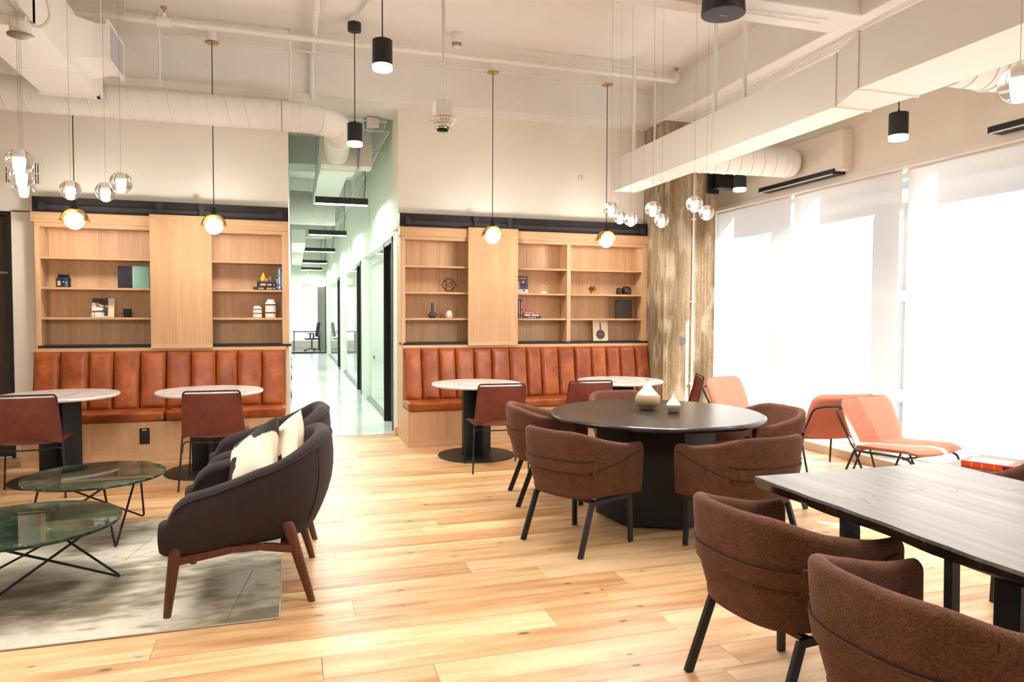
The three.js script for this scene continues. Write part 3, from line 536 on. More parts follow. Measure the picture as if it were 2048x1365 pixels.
{ const t = thing('sprinkler_pipe', 'white sprinkler pipe running across below the ceiling', 'pipe'); const y = 4.06, z = -7.12;
  part('pipe', rod(V(-5, y, z), V(4.06, y, z), 0.028, 0.028, 16), ductPaint, t); part('end_elbow', bent([V(4.0, y, z), V(4.12, y, z), V(4.12, y + 0.09, z)], 0.032, 0.05, 14), ductPaint, t); part('valve', merge([rod(V(-1.14, y, z), V(-1.02, y, z), 0.046, 0.046, 16), rod(V(-1.08, y, z), V(-1.08, y + 0.08, z), 0.03, 0.022, 14)]), ductPaint, t);
  for (const x of [-1.08, 4.12]) part('sprinkler_head', merge([rod(V(x, y + 0.08, z), V(x, y + 0.13, z), 0.008), rod(V(x, y + 0.125, z), V(x, y + 0.13, z), 0.026, 0.026, 14)]), brass, t, 'small brass sprinkler head');
  for (const x of [-1.4, 0.6, 2.9]) part('hanger', rod(V(x, y, z), V(x, CEIL, z), 0.006), ductPaint, t); }
{ const t = thing('riser_pipe', 'white pipe along the ceiling toward the corridor', 'pipe'); part('pipe', rod(V(0.22, 4.13, -4.95), V(0.22, 4.13, -7.86), 0.03, 0.03, 14), ductPaint, t); part('drop', rod(V(0.22, 4.13, -7.86), V(0.22, 3.7, -7.86), 0.03, 0.03, 14), ductPaint, t); part('joint', rod(V(0.22, 4.13, -6.55), V(0.22, 4.13, -6.63), 0.036, 0.036, 14), ductPaint, t); }
{ const t = thing('wiring', 'thin white cables and conduit strung under the right ceiling beam', 'cable'); let k = 0;
  for (const dx of [0, 0.05, 0.09, 0.16]) { const pts = []; for (let z = -7.5; z < 1; z += 0.8) pts.push(V(4.38 + dx + 0.02 * Math.sin(z * 2 + k), SOF - 0.02 - 0.015 * Math.sin(z * 3 + k * 2) ** 2, z)); part('cable', tube(pts, 0.006, false, 60, 6, 0.5), ductPaint, t); k++; }
  for (const dz of [0, 0.05]) { const pts = []; for (let x = 1.5; x < 4.5; x += 0.5) pts.push(V(x, SOF - 0.012, -4.72 + dz + 0.02 * Math.sin(x * 3 + dz * 40))); part('cable', tube(pts, 0.005, false, 40, 6, 0.5), ductPaint, t); }
  part('drop_conduit', rod(V(3.95, CEIL, -7.3), V(3.95, 3.3, -7.3), 0.012), ductPaint, t); }
{ const t = thing('lamp_conduit', 'thin white conduit feeding the black pendant at the corridor', 'conduit'); part('pipe', bent([V(0.7, CEIL - 0.02, -4.95), V(0.68, CEIL - 0.02, -6.3), V(0.6, CEIL - 0.02, -6.72), V(0.58, CEIL - 0.04, -6.8)], 0.012, 0.1, 8), ductPaint, t); part('clip', merge([-5.4, -6.2].map((z) => box(0.66, 0.72, CEIL - 0.012, CEIL, z, z + 0.02))), ductPaint, t); }
{ const t = thing('ceiling_conduit', 'thin white conduit line below the sprinkler pipe', 'conduit'); part('pipe', rod(V(-1.7, 4.1, -7.6), V(3.5, 4.1, -7.55), 0.008), ductPaint, t);
  part('coupling', merge([-1.3, -0.95, 1.2, 2.9].map((x) => rod(V(x, 4.1, -7.6), V(x + 0.04, 4.1, -7.6), 0.012)))  , ductPaint, t); }
{ const t = thing('corridor_cables', 'bundle of white cables and conduit at the top of the corridor wall', 'cable'); let k = 0;
  for (const [dy, dx] of [[0, 0], [0.05, 0.02], [0.1, 0.01], [-0.05, 0.03]]) { const pts = []; for (let z = -8.7; z > -20; z -= 0.9) pts.push(V(1.12 - dx - 0.02 * Math.sin(z * 3 + k), 3.62 + dy + 0.03 * Math.sin(z * 2 + k * 3), z)); part('cable', tube(pts, 0.008, false, 70, 6, 0.5), ductPaint, t); k++; }
  part('tray_hook', merge([-9.3, -10.4, -11.6, -13].map((z) => bent([V(1.18, 3.52, z), V(1.0, 3.52, z), V(1.0, 3.6, z)], 0.01, 0.03, 6))), ductPaint, t);
  part('conduit', merge([rod(V(0.6, 3.73, -8.6), V(1.1, 3.73, -8.6), 0.012), rod(V(0.62, 3.66, -8.75), V(1.15, 3.66, -8.75), 0.012)]), ductPaint, t); part('junction_box', box(0.86, 1.0, 3.66, 3.76, -8.64, -8.55, 0.003), ductPaint, t); }
{ const t = thing('fire_strobe', 'white ceiling strobe lettered FIRE hung on a pole', 'fire alarm', [0.82, 2.53, -3.98]);
  const c = document.createElement('canvas'); c.width = 1024; c.height = 64; const x = c.getContext('2d'); x.fillStyle = '#ece6de'; x.fillRect(0, 0, 1024, 64); x.fillStyle = '#c8402c'; x.font = 'bold 44px sans-serif'; x.textAlign = 'center'; for (let k = 0; k < 4; k++) x.fillText('F I R E', 128 + k * 256, 48);
  const tx = new THREE.CanvasTexture(c); tx.colorSpace = THREE.SRGBColorSpace; tx.magFilter = THREE.LinearFilter; tx.wrapS = THREE.RepeatWrapping;
  const fl = new THREE.LatheGeometry([[0.04, -0.008], [0.062, -0.006], [0.078, 0.012], [0.08, 0.02], [0.04, 0.022]].map(([r, y]) => new THREE.Vector2(r, y)), 48);
  { const p = fl.attributes.position, uv = fl.attributes.uv; for (let i = 0; i < p.count; i++) { const r = Math.hypot(p.getX(i), p.getZ(i)); uv.setXY(i, uv.getX(i) + 0.13, p.getY(i) < 0.013 ? clamp((r - 0.058) / 0.022) : 0.0); } }
  part('flange', fl, std({ map: tx, roughness: 0.4 }), t, 'white flange lettered FIRE in red'); part('back_box', box(-0.05, 0.05, 0.022, 0.11, -0.05, 0.05, 0.003), ductPaint, t);
  part('collar', lathe([[0, -0.03], [0.045, -0.03], [0.05, -0.008], [0, -0.006]], 32), whitePlastic, t); part('lens', lathe([[0, -0.052], [0.03, -0.05], [0.042, -0.03], [0, -0.03]], 24), phys({ color: 0xffffff, roughness: 0.05, transmission: 1, thickness: 0.03, ior: 1.45 }), t);
  part('pole', merge([rod(V(0, 0.11, 0), V(0, CEIL - 2.535, 0), 0.008), tube([V(0.02, 0.11, 0), V(0.0, 0.2, 0.012), V(0.01, 0.6, 0.012), V(-0.012, 1.1, 0.01), V(0.01, 1.66, 0.012)], 0.006, false, 40, 6, 0.5)]), ductPaint, t); }
{ const t = thing('smoke_detector', 'small white smoke detector on the ceiling', 'detector', [1.56, CEIL, -6.9]); part('base', lathe([[0, -0.1], [0.05, -0.1], [0.055, 0], [0, 0]], 28).rotateX(0), whitePlastic, t); part('grille', lathe([[0, -0.125], [0.046, -0.125], [0.05, -0.1], [0, -0.1]], 28), std({ color: srgb(150, 148, 150), roughness: 0.6 }), t); part('cap', lathe([[0, -0.16], [0.022, -0.158], [0.034, -0.14], [0.042, -0.125], [0, -0.125]], 28), whitePlastic, t); }
{ const t = thing('ceiling_speaker', 'large round black hanging speaker at the top edge', 'speaker', [2.63, 3.36, -3.98]); part('body', lathe([[0, 0.3], [0.09, 0.3], [0.125, 0.2], [0.137, 0.0], [0, 0]], 48), black, t); part('grille', lathe([[0, -0.006], [0.128, -0.004], [0.134, 0.004], [0, 0.002]], 48), std({ color: srgb(62, 66, 74), roughness: 0.7 }), t); part('badge', box(-0.025, 0.025, -0.009, -0.005, -0.004, 0.004, 0.001), steel, t); part('cable', rod(V(0, 0.3, 0), V(0, CEIL - 3.36, 0), 0.004), black, t); }
{ const t = thing('wall_grille', 'white return-air grille with dark slots on the left wall', 'vent', [-2.52, 2.82, ZU]); part('frame', box(-0.19, 0.19, -0.14, 0.14, 0.001, 0.012, 0.003), paint, t); part('backing', box(-0.15, 0.15, -0.1, 0.1, 0.0125, 0.0135), std({ color: srgb(52, 44, 38), roughness: 0.9 }), t);
  for (let k = 0; k < 15; k++) part('vane', box(-0.15 + k * 0.0207, -0.1405 + k * 0.0207, -0.1, 0.1, 0.0135, 0.02), whitePlastic, t); part('crossbar', box(-0.15, 0.15, -0.004, 0.004, 0.014, 0.021), whitePlastic, t); }
{ const t = thing('wall_sensor', 'tiny white sensor on the back wall', 'sensor', [3.4, 3.13, ZU]); part('body', lathe([[0, 0.03], [0.02, 0.025], [0.03, 0], [0, 0]], 20).rotateX(Math.PI / 2), whitePlastic, t); part('eye', new THREE.SphereGeometry(0.008, 10, 8).translate(0.008, -0.014, 0.026), black, t); }
{ const t = thing('exit_sign', 'orange lit EXIT sign above the far end of the corridor', 'sign', [0.55, 2.6, -26.3]);
  const tx = picture(256, 128, (x, w, h) => { x.fillStyle = '#f6e6c8'; x.fillRect(0, 0, w, h); x.fillStyle = '#e8701c'; x.font = 'bold 92px sans-serif'; x.textAlign = 'center'; x.fillText('EXIT', w / 2, 98); });
  const g = new THREE.BoxGeometry(0.34, 0.2, 0.04); part('housing', mUV(g), whitePlastic, t); const f = new THREE.PlaneGeometry(0.32, 0.18); f.translate(0, 0, 0.0215); part('lit_sign_face', f, std({ map: tx, emissive: 0xffffff, emissiveMap: tx, emissiveIntensity: 0.5, roughness: 0.4 }), t); part('stem', rod(V(0, 0.1, 0), V(0, CEIL - 2.6, 0), 0.008), ductPaint, t); }
// ---------------------------------------------------------------- lamps
const WARM = new THREE.Color().setRGB(1.0, 0.97, 0.915), LENS = new THREE.Color().setRGB(1.0, 0.93, 0.82);
const lensGlow = std({ color: 0xffffff, emissive: LENS, emissiveIntensity: 6, roughness: 0.4 });
const globeGlow = std({ color: 0xffffff, emissive: LENS, emissiveIntensity: 4.5, roughness: 0.3 });
const coreGlow = std({ color: 0xffffff, emissive: LENS, emissiveIntensity: 5, roughness: 0.4 });
const frost = std({ color: srgb(244, 238, 230), roughness: 0.6 });
const DOWN = 11, GLOBE = 2.4;
function cylinderPendant(label, x, y, z, top, withCanopy, group) {   // y: underside of the lens
  const t = thing('cylinder_pendant', label, 'pendant lamp', [x, y, z], 0, group);
  part('shade', lathe([[0.062, 0.035], [0.07, 0.035], [0.07, 0.205], [0.067, 0.208], [0, 0.208]], 40), black, t); part('diffuser_light', lathe([[0, 0], [0.064, 0], [0.069, 0.004], [0.0695, 0.036], [0, 0.036]], 40), lensGlow, t, 'glowing white lens');
  part('gland', merge([rod(V(0, 0.208, 0), V(0, 0.235, 0), 0.012, 0.008, 12)]), black, t); part('cord', rod(V(0, 0.23, 0), V(0, top - y - 0.03, 0), 0.0045), black, t);
  if (withCanopy) { part('canopy', lathe([[0, 0], [0.062, 0], [0.062, 0.075], [0, 0.075]], 32).translate(0, top - y - 0.12, 0), black, t); part('canopy_box', rod(V(0, top - y - 0.05, 0), V(0, top - y, 0), 0.05, 0.05, 20), ductPaint, t); }
  const s = new THREE.SpotLight(WARM, DOWN, 0, 1.15, 0.9, 2); s.position.set(0, -0.015, 0); s.target.position.set(0, -3, 0); s.castShadow = true; s.shadow.radius = 2.6; t.add(s, s.target); return t;
}
cylinderPendant('black cylinder pendant lamp nearest the top centre', 0.62, 3.16, -5.1, CEIL, false, 'black cylinder pendants');
cylinderPendant('black cylinder pendant lamp hung at the corridor opening', 0.575, 3.02, -6.85, CEIL, true, 'black cylinder pendants');
cylinderPendant('black cylinder pendant lamp in front of the window wall at far right', 4.5, 2.81, -4.42, CEIL, false, 'black cylinder pendants');
cylinderPendant('small black cylinder pendant lamp beside the concrete column', 4.78, 2.83, -6.86, CEIL, false, 'black cylinder pendants');
for (const [x, z] of [[0.6, -2.7], [-2.7, -1.2], [2.9, -1.6], [0.6, -0.3], [-3.6, -5.2]]) cylinderPendant('unseen black cylinder pendant lamp added to light the room', x, 3.16, z, CEIL, false, 'unseen pendants added for light');  // unseen pendants, added to light the room
function globePendant(label, x, y, z, top) {                 // y: centre of the globe
  const t = thing('globe_pendant', label, 'pendant lamp', [x, y, z], 0, 'brass globe pendants');
  part('globe_light', new THREE.SphereGeometry(0.083, 40, 28), globeGlow, t, 'glowing white glass globe');
  // brass dome cut away in front: a broad hoop with a rim
  part('hood', mUV(slab(24, 6, (u, v) => { const a = u * Math.PI, w = (v - 0.5) * 0.13; const r = Math.sqrt(0.114 ** 2 - w * w); return V(r * Math.cos(a), 0.005 + r * Math.sin(a), w); }, 0.003)), brass, t, 'brass hood');
  for (const k of [-1, 1]) part('rim', box(k * 0.1 - 0.021, k * 0.1 + 0.021, -0.002, 0.008, -0.065, 0.065, 0.002), brass, t);
  part('socket', lathe([[0, 0.116], [0.04, 0.114], [0.03, 0.13], [0.018, 0.134], [0.018, 0.18], [0, 0.18]], 24), black, t);
  part('cord', rod(V(0, 0.18, 0), V(0, top - y, 0), 0.0045), black, t); part('canopy', merge([lathe([[0, 0], [0.065, 0], [0.067, 0.006], [0, 0.008]], 32).translate(0, top - y, 0)]), brass, t);
  part('mount', rod(V(0, top - y + 0.008, 0), V(0, Math.min(top + 0.12, CEIL) - y, 0), 0.05, 0.05, 20), ductPaint, t);
  const p = new THREE.PointLight(WARM, GLOBE, 0, 2); p.castShadow = true; p.shadow.radius = 4; t.add(p); return t;
}
globePendant('brass and glass globe pendant over the leftmost marble table', -1.94, 2.31, -7.6, 4.09);
globePendant('brass and glass globe pendant in front of the left sliding panel', -0.73, 2.31, -7.6, 4.09);
globePendant('brass and glass globe pendant in front of the right sliding panel', 2.12, 2.31, -7.58, 4.09);
globePendant('brass and glass globe pendant nearest the concrete column', 3.49, 2.31, -7.58, 4.09);
// blown glass balls with a lit core
{ let first = null;
  const make = (label, x, y, z, top, canopy, group) => {
    const t = thing('glass_ball_pendant', label, 'pendant lamp', [x, y, z], 0, group);
    part('glass_ball', new THREE.SphereGeometry(0.055, 40, 28), ballGlass, t, 'clear glass sphere');
    part('sleeve', lathe([[0.0, 0.052], [0.0155, 0.05], [0.0155, 0.012], [0, 0.012]], 20), frost, t); part('core_light', lathe([[0, -0.052], [0.015, -0.05], [0.0175, 0.01], [0, 0.011]], 20), coreGlow, t, 'glowing white core');
    part('wire', rod(V(0, 0.052, 0), V(0, top - y, 0), 0.0009, 0.0009, 6), nickel, t);
    if (canopy) { part('canopy', lathe([[0, 0], [0.063, 0], [0.063, 0.006], [0, 0.007]], 32).translate(0, top - y, 0), nickel, t); part('canopy_box', rod(V(0, top - y + 0.007, 0), V(0, top - y + 0.07, 0), 0.05, 0.05, 24), whitePlastic, t); }
    const p = new THREE.PointLight(WARM, x < 0 ? 0.9 : 0.35, 0, 2); p.position.y = -0.085; p.castShadow = true; p.shadow.radius = 0.8; t.add(p);
    const s = new THREE.SpotLight(WARM, x < 0 ? 1.4 : 2.8, 0, 1.53, 0.35, 2); s.position.set(0, -0.06, 0); s.target.position.set(0, -2, 0); s.castShadow = true; s.shadow.radius = 0.9; t.add(s, s.target);
    return t;
  };
  const L = 'left cluster of glass ball pendants', R = 'right cluster of glass ball pendants';
  make('largest glass ball of the left cluster, above the other two', -1.12, 2.1, -3.58, CEIL, false, L); make('middle glass ball of the stacked three at far left', -1.23, 2.1, -3.96, CEIL, false, L);
  make('lowest glass ball of the stacked three at far left', -1.37, 2.12, -4.44, 2.92, true, L); make('single glass ball beside the leftmost brass globe', -1.19, 2.14, -4.59, CEIL, false, L);
  make('glass ball second from right in the left cluster', -1.0, 2.13, -4.53, CEIL, false, L); make('rightmost glass ball of the left cluster', -0.85, 2.13, -4.18, CEIL, false, L);
  make('leftmost glass ball of the right cluster', 2.28, 2.24, -4.87, CEIL, false, R); make('glass ball second from left in the right cluster', 2.62, 2.26, -5.42, 4.05, true, R); make('glass ball third from left in front of the black rail', 2.63, 2.22, -5.24, CEIL, false, R);
  make('higher glass ball at the left edge of the concrete column', 2.45, 2.2, -4.54, CEIL, false, R); make('lower glass ball at the left edge of the concrete column', 2.78, 2.19, -5.01, CEIL, false, R);
  make('higher glass ball in front of the right part of the column', 2.57, 2.19, -4.19, CEIL, false, R); make('rightmost glass ball against the concrete column', 2.91, 2.2, -4.58, CEIL, false, R);
  make('big out-of-focus glass ball at the upper right edge', 2.04, 2.13, -1.57, CEIL, false, 'near glass ball pendant');
}
{ const LIN = 640, places = ['nearest', 'second', 'third', 'fourth', 'farthest'];
  [-10.0, -14.0, -17.8, -21.9, -25.4].forEach((z, k) => {
    const t = thing('linear_pendant', places[k] + ' black linear pendant lamp in the corridor', 'pendant lamp', [0.66, 2.93, z], 0, 'linear pendants in the corridor');
    part('housing', box(-0.35, 0.35, 0.012, 0.1, -0.035, 0.035, 0.003), blackSteel, t); part('diffuser_light', box(-0.345, 0.345, 0, 0.014, -0.033, 0.033, 0.002), lensGlow, t, 'glowing strip');
    part('wire', merge([rod(V(-0.335, 0.1, 0), V(-0.335, CEIL - 2.93, 0), 0.002, 0.002, 6), rod(V(0.28, 0.1, 0), V(0.28, CEIL - 2.93, 0), 0.002, 0.002, 6)]), steel, t);
    part('feed_cable', tube([V(0.3, 0.1, 0), V(0.315, 0.35, 0.01), V(0.305, 0.6, 0), V(0.32, 1.0, 0.01), V(0.31, CEIL - 2.95, 0)], 0.006, false, 30, 6, 0.5), black, t); part('canopy', box(0.26, 0.36, CEIL - 2.93 - 0.05, CEIL - 2.93, -0.04, 0.04, 0.003), black, t);
    const a = new THREE.RectAreaLight(new THREE.Color().setRGB(0.86, 1.0, 0.92), LIN, 0.68, 0.06); a.position.set(0, -0.004, 0); a.rotation.x = -Math.PI / 2; t.add(a);
  });
}
// ---------------------------------------------------------------- furniture
function bar(a, b, w, t) {                                   // flat bar, w across x, t across the other way
  const d = b.clone().sub(a), L = d.length(), y = d.clone().normalize(); let x = Math.abs(y.x) > 0.9 ? V(0, 0, 1) : V(1, 0, 0); x.addScaledVector(y, -x.dot(y)).normalize(); const z = x.clone().cross(y);
  const g = new RoundedBoxGeometry(w, L, t, 1, 0.002); g.applyMatrix4(new THREE.Matrix4().makeBasis(x, y, z)); return mUV(g.translate((a.x + b.x) / 2, (a.y + b.y) / 2, (a.z + b.z) / 2));
}
const face = (fx, fz) => Math.atan2(fx, fz);
// ---- round marble cafe tables
function cafeTable(label, x, z, turn) {
  const t = thing('cafe_table', label, 'table', [x, 0, z], turn, 'round marble tables along the banquettes');
  part('tabletop', lathe([[0, 0.715], [0.447, 0.715], [0.455, 0.72], [0.46, 0.728], [0.46, 0.737], [0.455, 0.744], [0.447, 0.745], [0, 0.745]], 72), marble, t, 'veined white marble top');
  part('pedestal', merge([box(-0.16, 0.16, 0.012, 0.715, -0.022, 0.022, 0.003), box(-0.022, 0.022, 0.012, 0.715, -0.16, 0.16, 0.003)]), black, t); part('base_disc', lathe([[0, 0], [0.392, 0], [0.395, 0.003], [0.394, 0.011], [0.388, 0.013], [0, 0.013]], 64), black, t);
  part('top_plate', lathe([[0, 0.7], [0.2, 0.7], [0.2, 0.715], [0, 0.715]], 32), black, t);
}
cafeTable('round marble cafe table at the left edge of the photo', -1.92, -6.98, 0.5); cafeTable('round marble cafe table just left of the corridor', -0.72, -6.99, 0.12);
cafeTable('round marble cafe table just right of the corridor', 1.8, -7.02, 0.3); cafeTable('round marble cafe table next to the concrete column', 3.38, -6.95, 0.8);
// ---- leather sling chairs on rod frames
function slingChair() {
  const t = thing('sling_chair', 'x', 'chair', [0, 0, 0], 0, 'oxblood leather side chairs'), r = 0.0075;
  part('rear_frame', bent([V(-0.262, 0.006, -0.25), V(-0.238, 0.44, -0.185), V(-0.215, 0.815, -0.275), V(0.215, 0.815, -0.275), V(0.238, 0.44, -0.185), V(0.262, 0.006, -0.25)], r, 0.03, 10), black, t);
  for (const s of [-1, 1]) { part('front_leg', bent([V(s * 0.255, 0.006, 0.23), V(s * 0.232, 0.437, 0.2), V(s * 0.232, 0.437, -0.18)], r, 0.035, 10), black, t); part('foot', merge([rod(V(s * 0.262, 0, -0.25), V(s * 0.262, 0.012, -0.249), 0.009), rod(V(s * 0.255, 0, 0.23), V(s * 0.255, 0.012, 0.23), 0.009)]), black, t); }
  part('under_bar', bent([V(-0.24, 0.3, -0.19), V(-0.232, 0.4, -0.185), V(-0.12, 0.375, -0.16), V(0.12, 0.375, -0.16), V(0.232, 0.4, -0.185), V(0.24, 0.3, -0.19)], 0.006, 0.05, 8), black, t);
  part('backrest', mUV(slab(20, 12, (u, v) => { const c = 2 * u - 1, y = lerp(0.418 + 0.055 * (1 - c * c), 0.795, v), w = lerp(0.242, 0.222, (y - 0.42) / 0.38); return V(c * w, y, lerp(-0.192, -0.276, (y - 0.44) / 0.37) - 0.028 * (1 - c * c) * Math.sin(Math.PI * clamp(v * 0.9 + 0.05))); }, 0.006)), ox, t, 'oxblood leather back');
  part('back_seam', tube([0.02, 0.25, 0.5, 0.75, 0.98].map((v) => { const y = lerp(0.473, 0.795, v); return V(0, y, lerp(-0.192, -0.276, (y - 0.44) / 0.37) - 0.028 * Math.sin(Math.PI * clamp(v * 0.9 + 0.05)) - 0.0035); }), 0.0016, false, 20, 6, 0.5), ox, t);
  part('seat', mUV(slab(16, 14, (u, v) => { const c = 2 * u - 1; return V(c * 0.24, 0.447 - 0.026 * (1 - c * c) * (1 - (v - 0.45) ** 2) - 0.03 * Math.max(0, v - 0.9) * 8, lerp(-0.2, 0.235, v)); }, 0.006)), ox, t, 'oxblood leather seat');
  return t;
}
{ const s = slingChair(); s.position.set(-1.98, 0, -6.5); s.rotation.y = Math.PI + 0.08; s.userData.label = 'oxblood leather side chair cut off by the left edge of the photo';
  copyOf(s, [-0.62, 0, -6.48], Math.PI - 0.03, 'oxblood leather side chair at the table just left of the corridor'); copyOf(s, [1.83, 0, -6.42], Math.PI - 0.06, 'oxblood leather side chair at the table just right of the corridor');
  copyOf(s, [2.74, 0, -6.5], Math.PI - 0.06, 'oxblood leather side chair half hidden behind the round black table'); copyOf(s, [3.84, 0, -6.62], -Math.PI / 2 - 0.38, 'oxblood leather side chair seen edge-on in front of the concrete column'); }
// ---- U-shaped upholstered shells
function shell(o) {
  const { a, zb, zf, zc, sp, thick, y0, h, flare, bulge, N = 56, pw = 0.8, ends = 0.014 } = o;
  const plan = (s) => { const q = Math.abs(s), g = Math.sign(s) || 1; if (q < sp) { const f = (q / sp) * Math.PI / 2; return V(g * a * Math.pow(Math.sin(f), pw), 0, zc + (zb - zc) * Math.pow(Math.max(0, Math.cos(f)), pw)); } return V(g * a, 0, lerp(zc, zf, (q - sp) / (1 - sp))); };
  const nrm = (s) => { const e = 0.004, d = plan(Math.min(1, s + e)).sub(plan(Math.max(-1, s - e))).normalize(); return V(-d.z, 0, d.x).multiplyScalar(-1); };
  const at = (s, y, side) => { const H = h(s), b = typeof y0 === 'function' ? y0(s) : y0, t = clamp((y - b) / (H - b)), p = plan(s), n = nrm(s); return p.addScaledVector(n, -flare * (1 - 0.85 * sstep(0.55, 0.95, Math.abs(s))) * (1 - t) ** 2 + bulge * Math.sin(Math.PI * t) - side * thick).setY(y); };
  const rings = [];
  const ring = (s) => { const H = h(s), b = typeof y0 === 'function' ? y0(s) : y0, R = thick / 2, out = [], L = H - R - b;
    for (const t of [0, 0.06, 0.18, 0.34, 0.5, 0.66, 0.82, 0.94]) out.push(at(s, b + L * t, 0)); const o1 = at(s, H - R, 0), o2 = at(s, H - R, 1), c = o1.clone().add(o2).multiplyScalar(0.5), w = o1.clone().sub(o2).multiplyScalar(0.5);
    for (let k = 0; k <= 8; k++) { const f = (k / 8) * Math.PI; out.push(c.clone().addScaledVector(w, Math.cos(f)).add(V(0, R * Math.sin(f), 0))); } for (const t of [0.94, 0.7, 0.45, 0.2, 0]) out.push(at(s, b + L * t, 1)); return out; };
  const shrink = (r0, f, dz) => { const c = r0.reduce((q, p) => q.add(p), V(0, 0, 0)).divideScalar(r0.length); return r0.map((p) => p.clone().lerp(c, f).add(V(0, 0, dz))); };
  for (let i = 0; i <= N; i++) rings.push(ring(-1 + (2 * i) / N));
  rings.unshift(shrink(rings[0], 0.06, ends * 0.55)); rings.unshift(shrink(rings[1], 0.2, ends)); const l = rings.length; rings.push(shrink(rings[l - 1], 0.06, ends * 0.55)); rings.push(shrink(rings[l - 1], 0.2, ends));
  return { geo: loft(rings, true), at, h, plan, nrm };
}
function cushion(sh, inset, s1, y0, y1, crown, frontZ) {        // seat pad that fills the shell
  const loopAt = (k) => { const p = []; for (let i = 0; i <= 40; i++) { const s = -s1 + (2 * s1 * i) / 40; const w = sh.plan(s).addScaledVector(sh.nrm(s), -inset - k); w.z = Math.min(w.z, frontZ - k - 0.03); p.push(w); } const e = p[p.length - 1], b = p[0]; const fz = frontZ - k; p.push(V(e.x, 0, fz - 0.03), V(e.x - 0.03, 0, fz)); for (let i = 1; i < 6; i++) p.push(V(lerp(e.x - 0.03, b.x + 0.03, i / 6), 0, fz)); p.push(V(b.x + 0.03, 0, fz), V(b.x, 0, fz - 0.03)); return p; };
  const rows = [[0.02, y0], [0.004, y0 + 0.012], [0, y0 + 0.03], [0, y1 - 0.035], [0.006, y1 - 0.014], [0.02, y1 - 0.003], [0.05, y1 + crown * 0.4], [0.1, y1 + crown * 0.8], [0.16, y1 + crown]];
  return loft(rows.map(([k, y]) => loopAt(k).map((p) => p.setY(y))), true);
}
// ---- brown felt tub chairs
function tubChair() {
  const t = thing('tub_chair', 'x', 'chair', [0, 0, 0], 0, 'brown felt tub chairs');
  const sh = shell({ a: 0.315, zb: -0.31, zf: 0.255, zc: -0.03, sp: 0.62, thick: 0.055, y0: 0.335, h: (s) => lerp(0.75, 0.65, sstep(0.18, 0.92, Math.abs(s))), flare: 0.075, bulge: 0.0 });
  part('shell', sh.geo, brown, t, 'brown felt shell');
  const strip = (s0, s1, f0, f1, off, n) => { const rings = []; for (let i = 0; i <= n; i++) { const s = lerp(s0, s1, i / n), q = sh.nrm(s), a = sh.at(s, f0(s), 0), b = sh.at(s, f1(s), 0); rings.push([a.clone().addScaledVector(q, -0.004), a.clone().addScaledVector(q, off), b.clone().addScaledVector(q, off), b.clone().addScaledVector(q, -0.004)]); } return mUV(toCreasedNormals(loft(rings, true), 0.7)); };
  part('belt', strip(-0.44, 0.44, () => 0.505, () => 0.57, 0.011, 40), brown, t);
  for (const y of [0.503, 0.572]) part('belt_shade_line', strip(-0.44, 0.44, () => y - 0.0022, () => y + 0.0022, 0.0055, 40), brownSeamShade, t);  // dark strips painted in for the shade along the belt edges
  part('arm_fold', strip(-0.97, -0.44, (s) => lerp(0.6, 0.5, (s + 0.97) / 0.53), (s) => lerp(0.6045, 0.5045, (s + 0.97) / 0.53), 0.004, 20), brownSeamShade, t);
  part('arm_fold', strip(0.44, 0.97, (s) => lerp(0.5, 0.6, (s - 0.44) / 0.53), (s) => lerp(0.5045, 0.6045, (s - 0.44) / 0.53), 0.004, 20), brownSeamShade, t);
  for (const s of [-0.44, 0.44]) { part('belt_loop', strip(s - 0.014, s + 0.014, () => 0.488, () => 0.588, 0.02, 2), brown, t); part('seam', strip(s - 0.0022, s + 0.0022, () => 0.34, () => 0.69, 0.004, 2), brownSeamShade, t); }
  part('seat', cushion(sh, 0.058, 0.96, 0.335, 0.455, 0.014, 0.275), brown, t, 'brown felt seat pad');
  part('frame', merge([bar(V(-0.235, 0.305, 0.235), V(-0.235, 0.305, -0.14), 0.02, 0.03), bar(V(0.235, 0.305, 0.235), V(0.235, 0.305, -0.14), 0.02, 0.03), bar(V(-0.235, 0.308, 0.15), V(0.235, 0.308, 0.15), 0.03, 0.02), bar(V(-0.235, 0.308, -0.1), V(0.235, 0.308, -0.1), 0.03, 0.02)]), black, t);
  for (const s of [-1, 1]) { part('front_leg', bar(V(s * 0.235, 0.31, 0.225), V(s * 0.24, 0, 0.235), 0.02, 0.034), black, t); part('rear_leg', bar(V(s * 0.235, 0.31, -0.135), V(s * 0.245, 0, -0.25), 0.02, 0.036), black, t); }
  return t;
}
{ const s = tubChair(), put = (x, z, fx, fz, l) => copyOf(s, [x, 0, z], face(fx, fz), l);
  s.position.set(1.74, 0, -4.17); s.rotation.y = face(0.9, -0.43); s.userData.label = 'brown felt tub chair at the near left of the round black table';
  put(2.63, -3.7, -0.16, -0.99, 'brown felt tub chair at the near right of the round black table'); put(1.9, -5.23, 0.98, 0.17, 'brown felt tub chair at the far left of the round black table');
  put(2.83, -5.7, -0.1, 1, 'brown felt tub chair behind the vases, only its back showing'); put(3.4, -4.6, -0.96, 0.05, 'brown felt tub chair on the window side of the round black table');
  put(1.8, -2.27, 0.99, -0.1, 'brown felt tub chair at the far end of the rectangular table'); put(1.72, -1.51, 0.99, -0.06, 'nearest brown felt tub chair, cut off by the lower right corner'); put(3.62, -2.42, -1, 0.0, 'brown felt tub chair just peeking in at the right edge beyond the rectangular table'); }
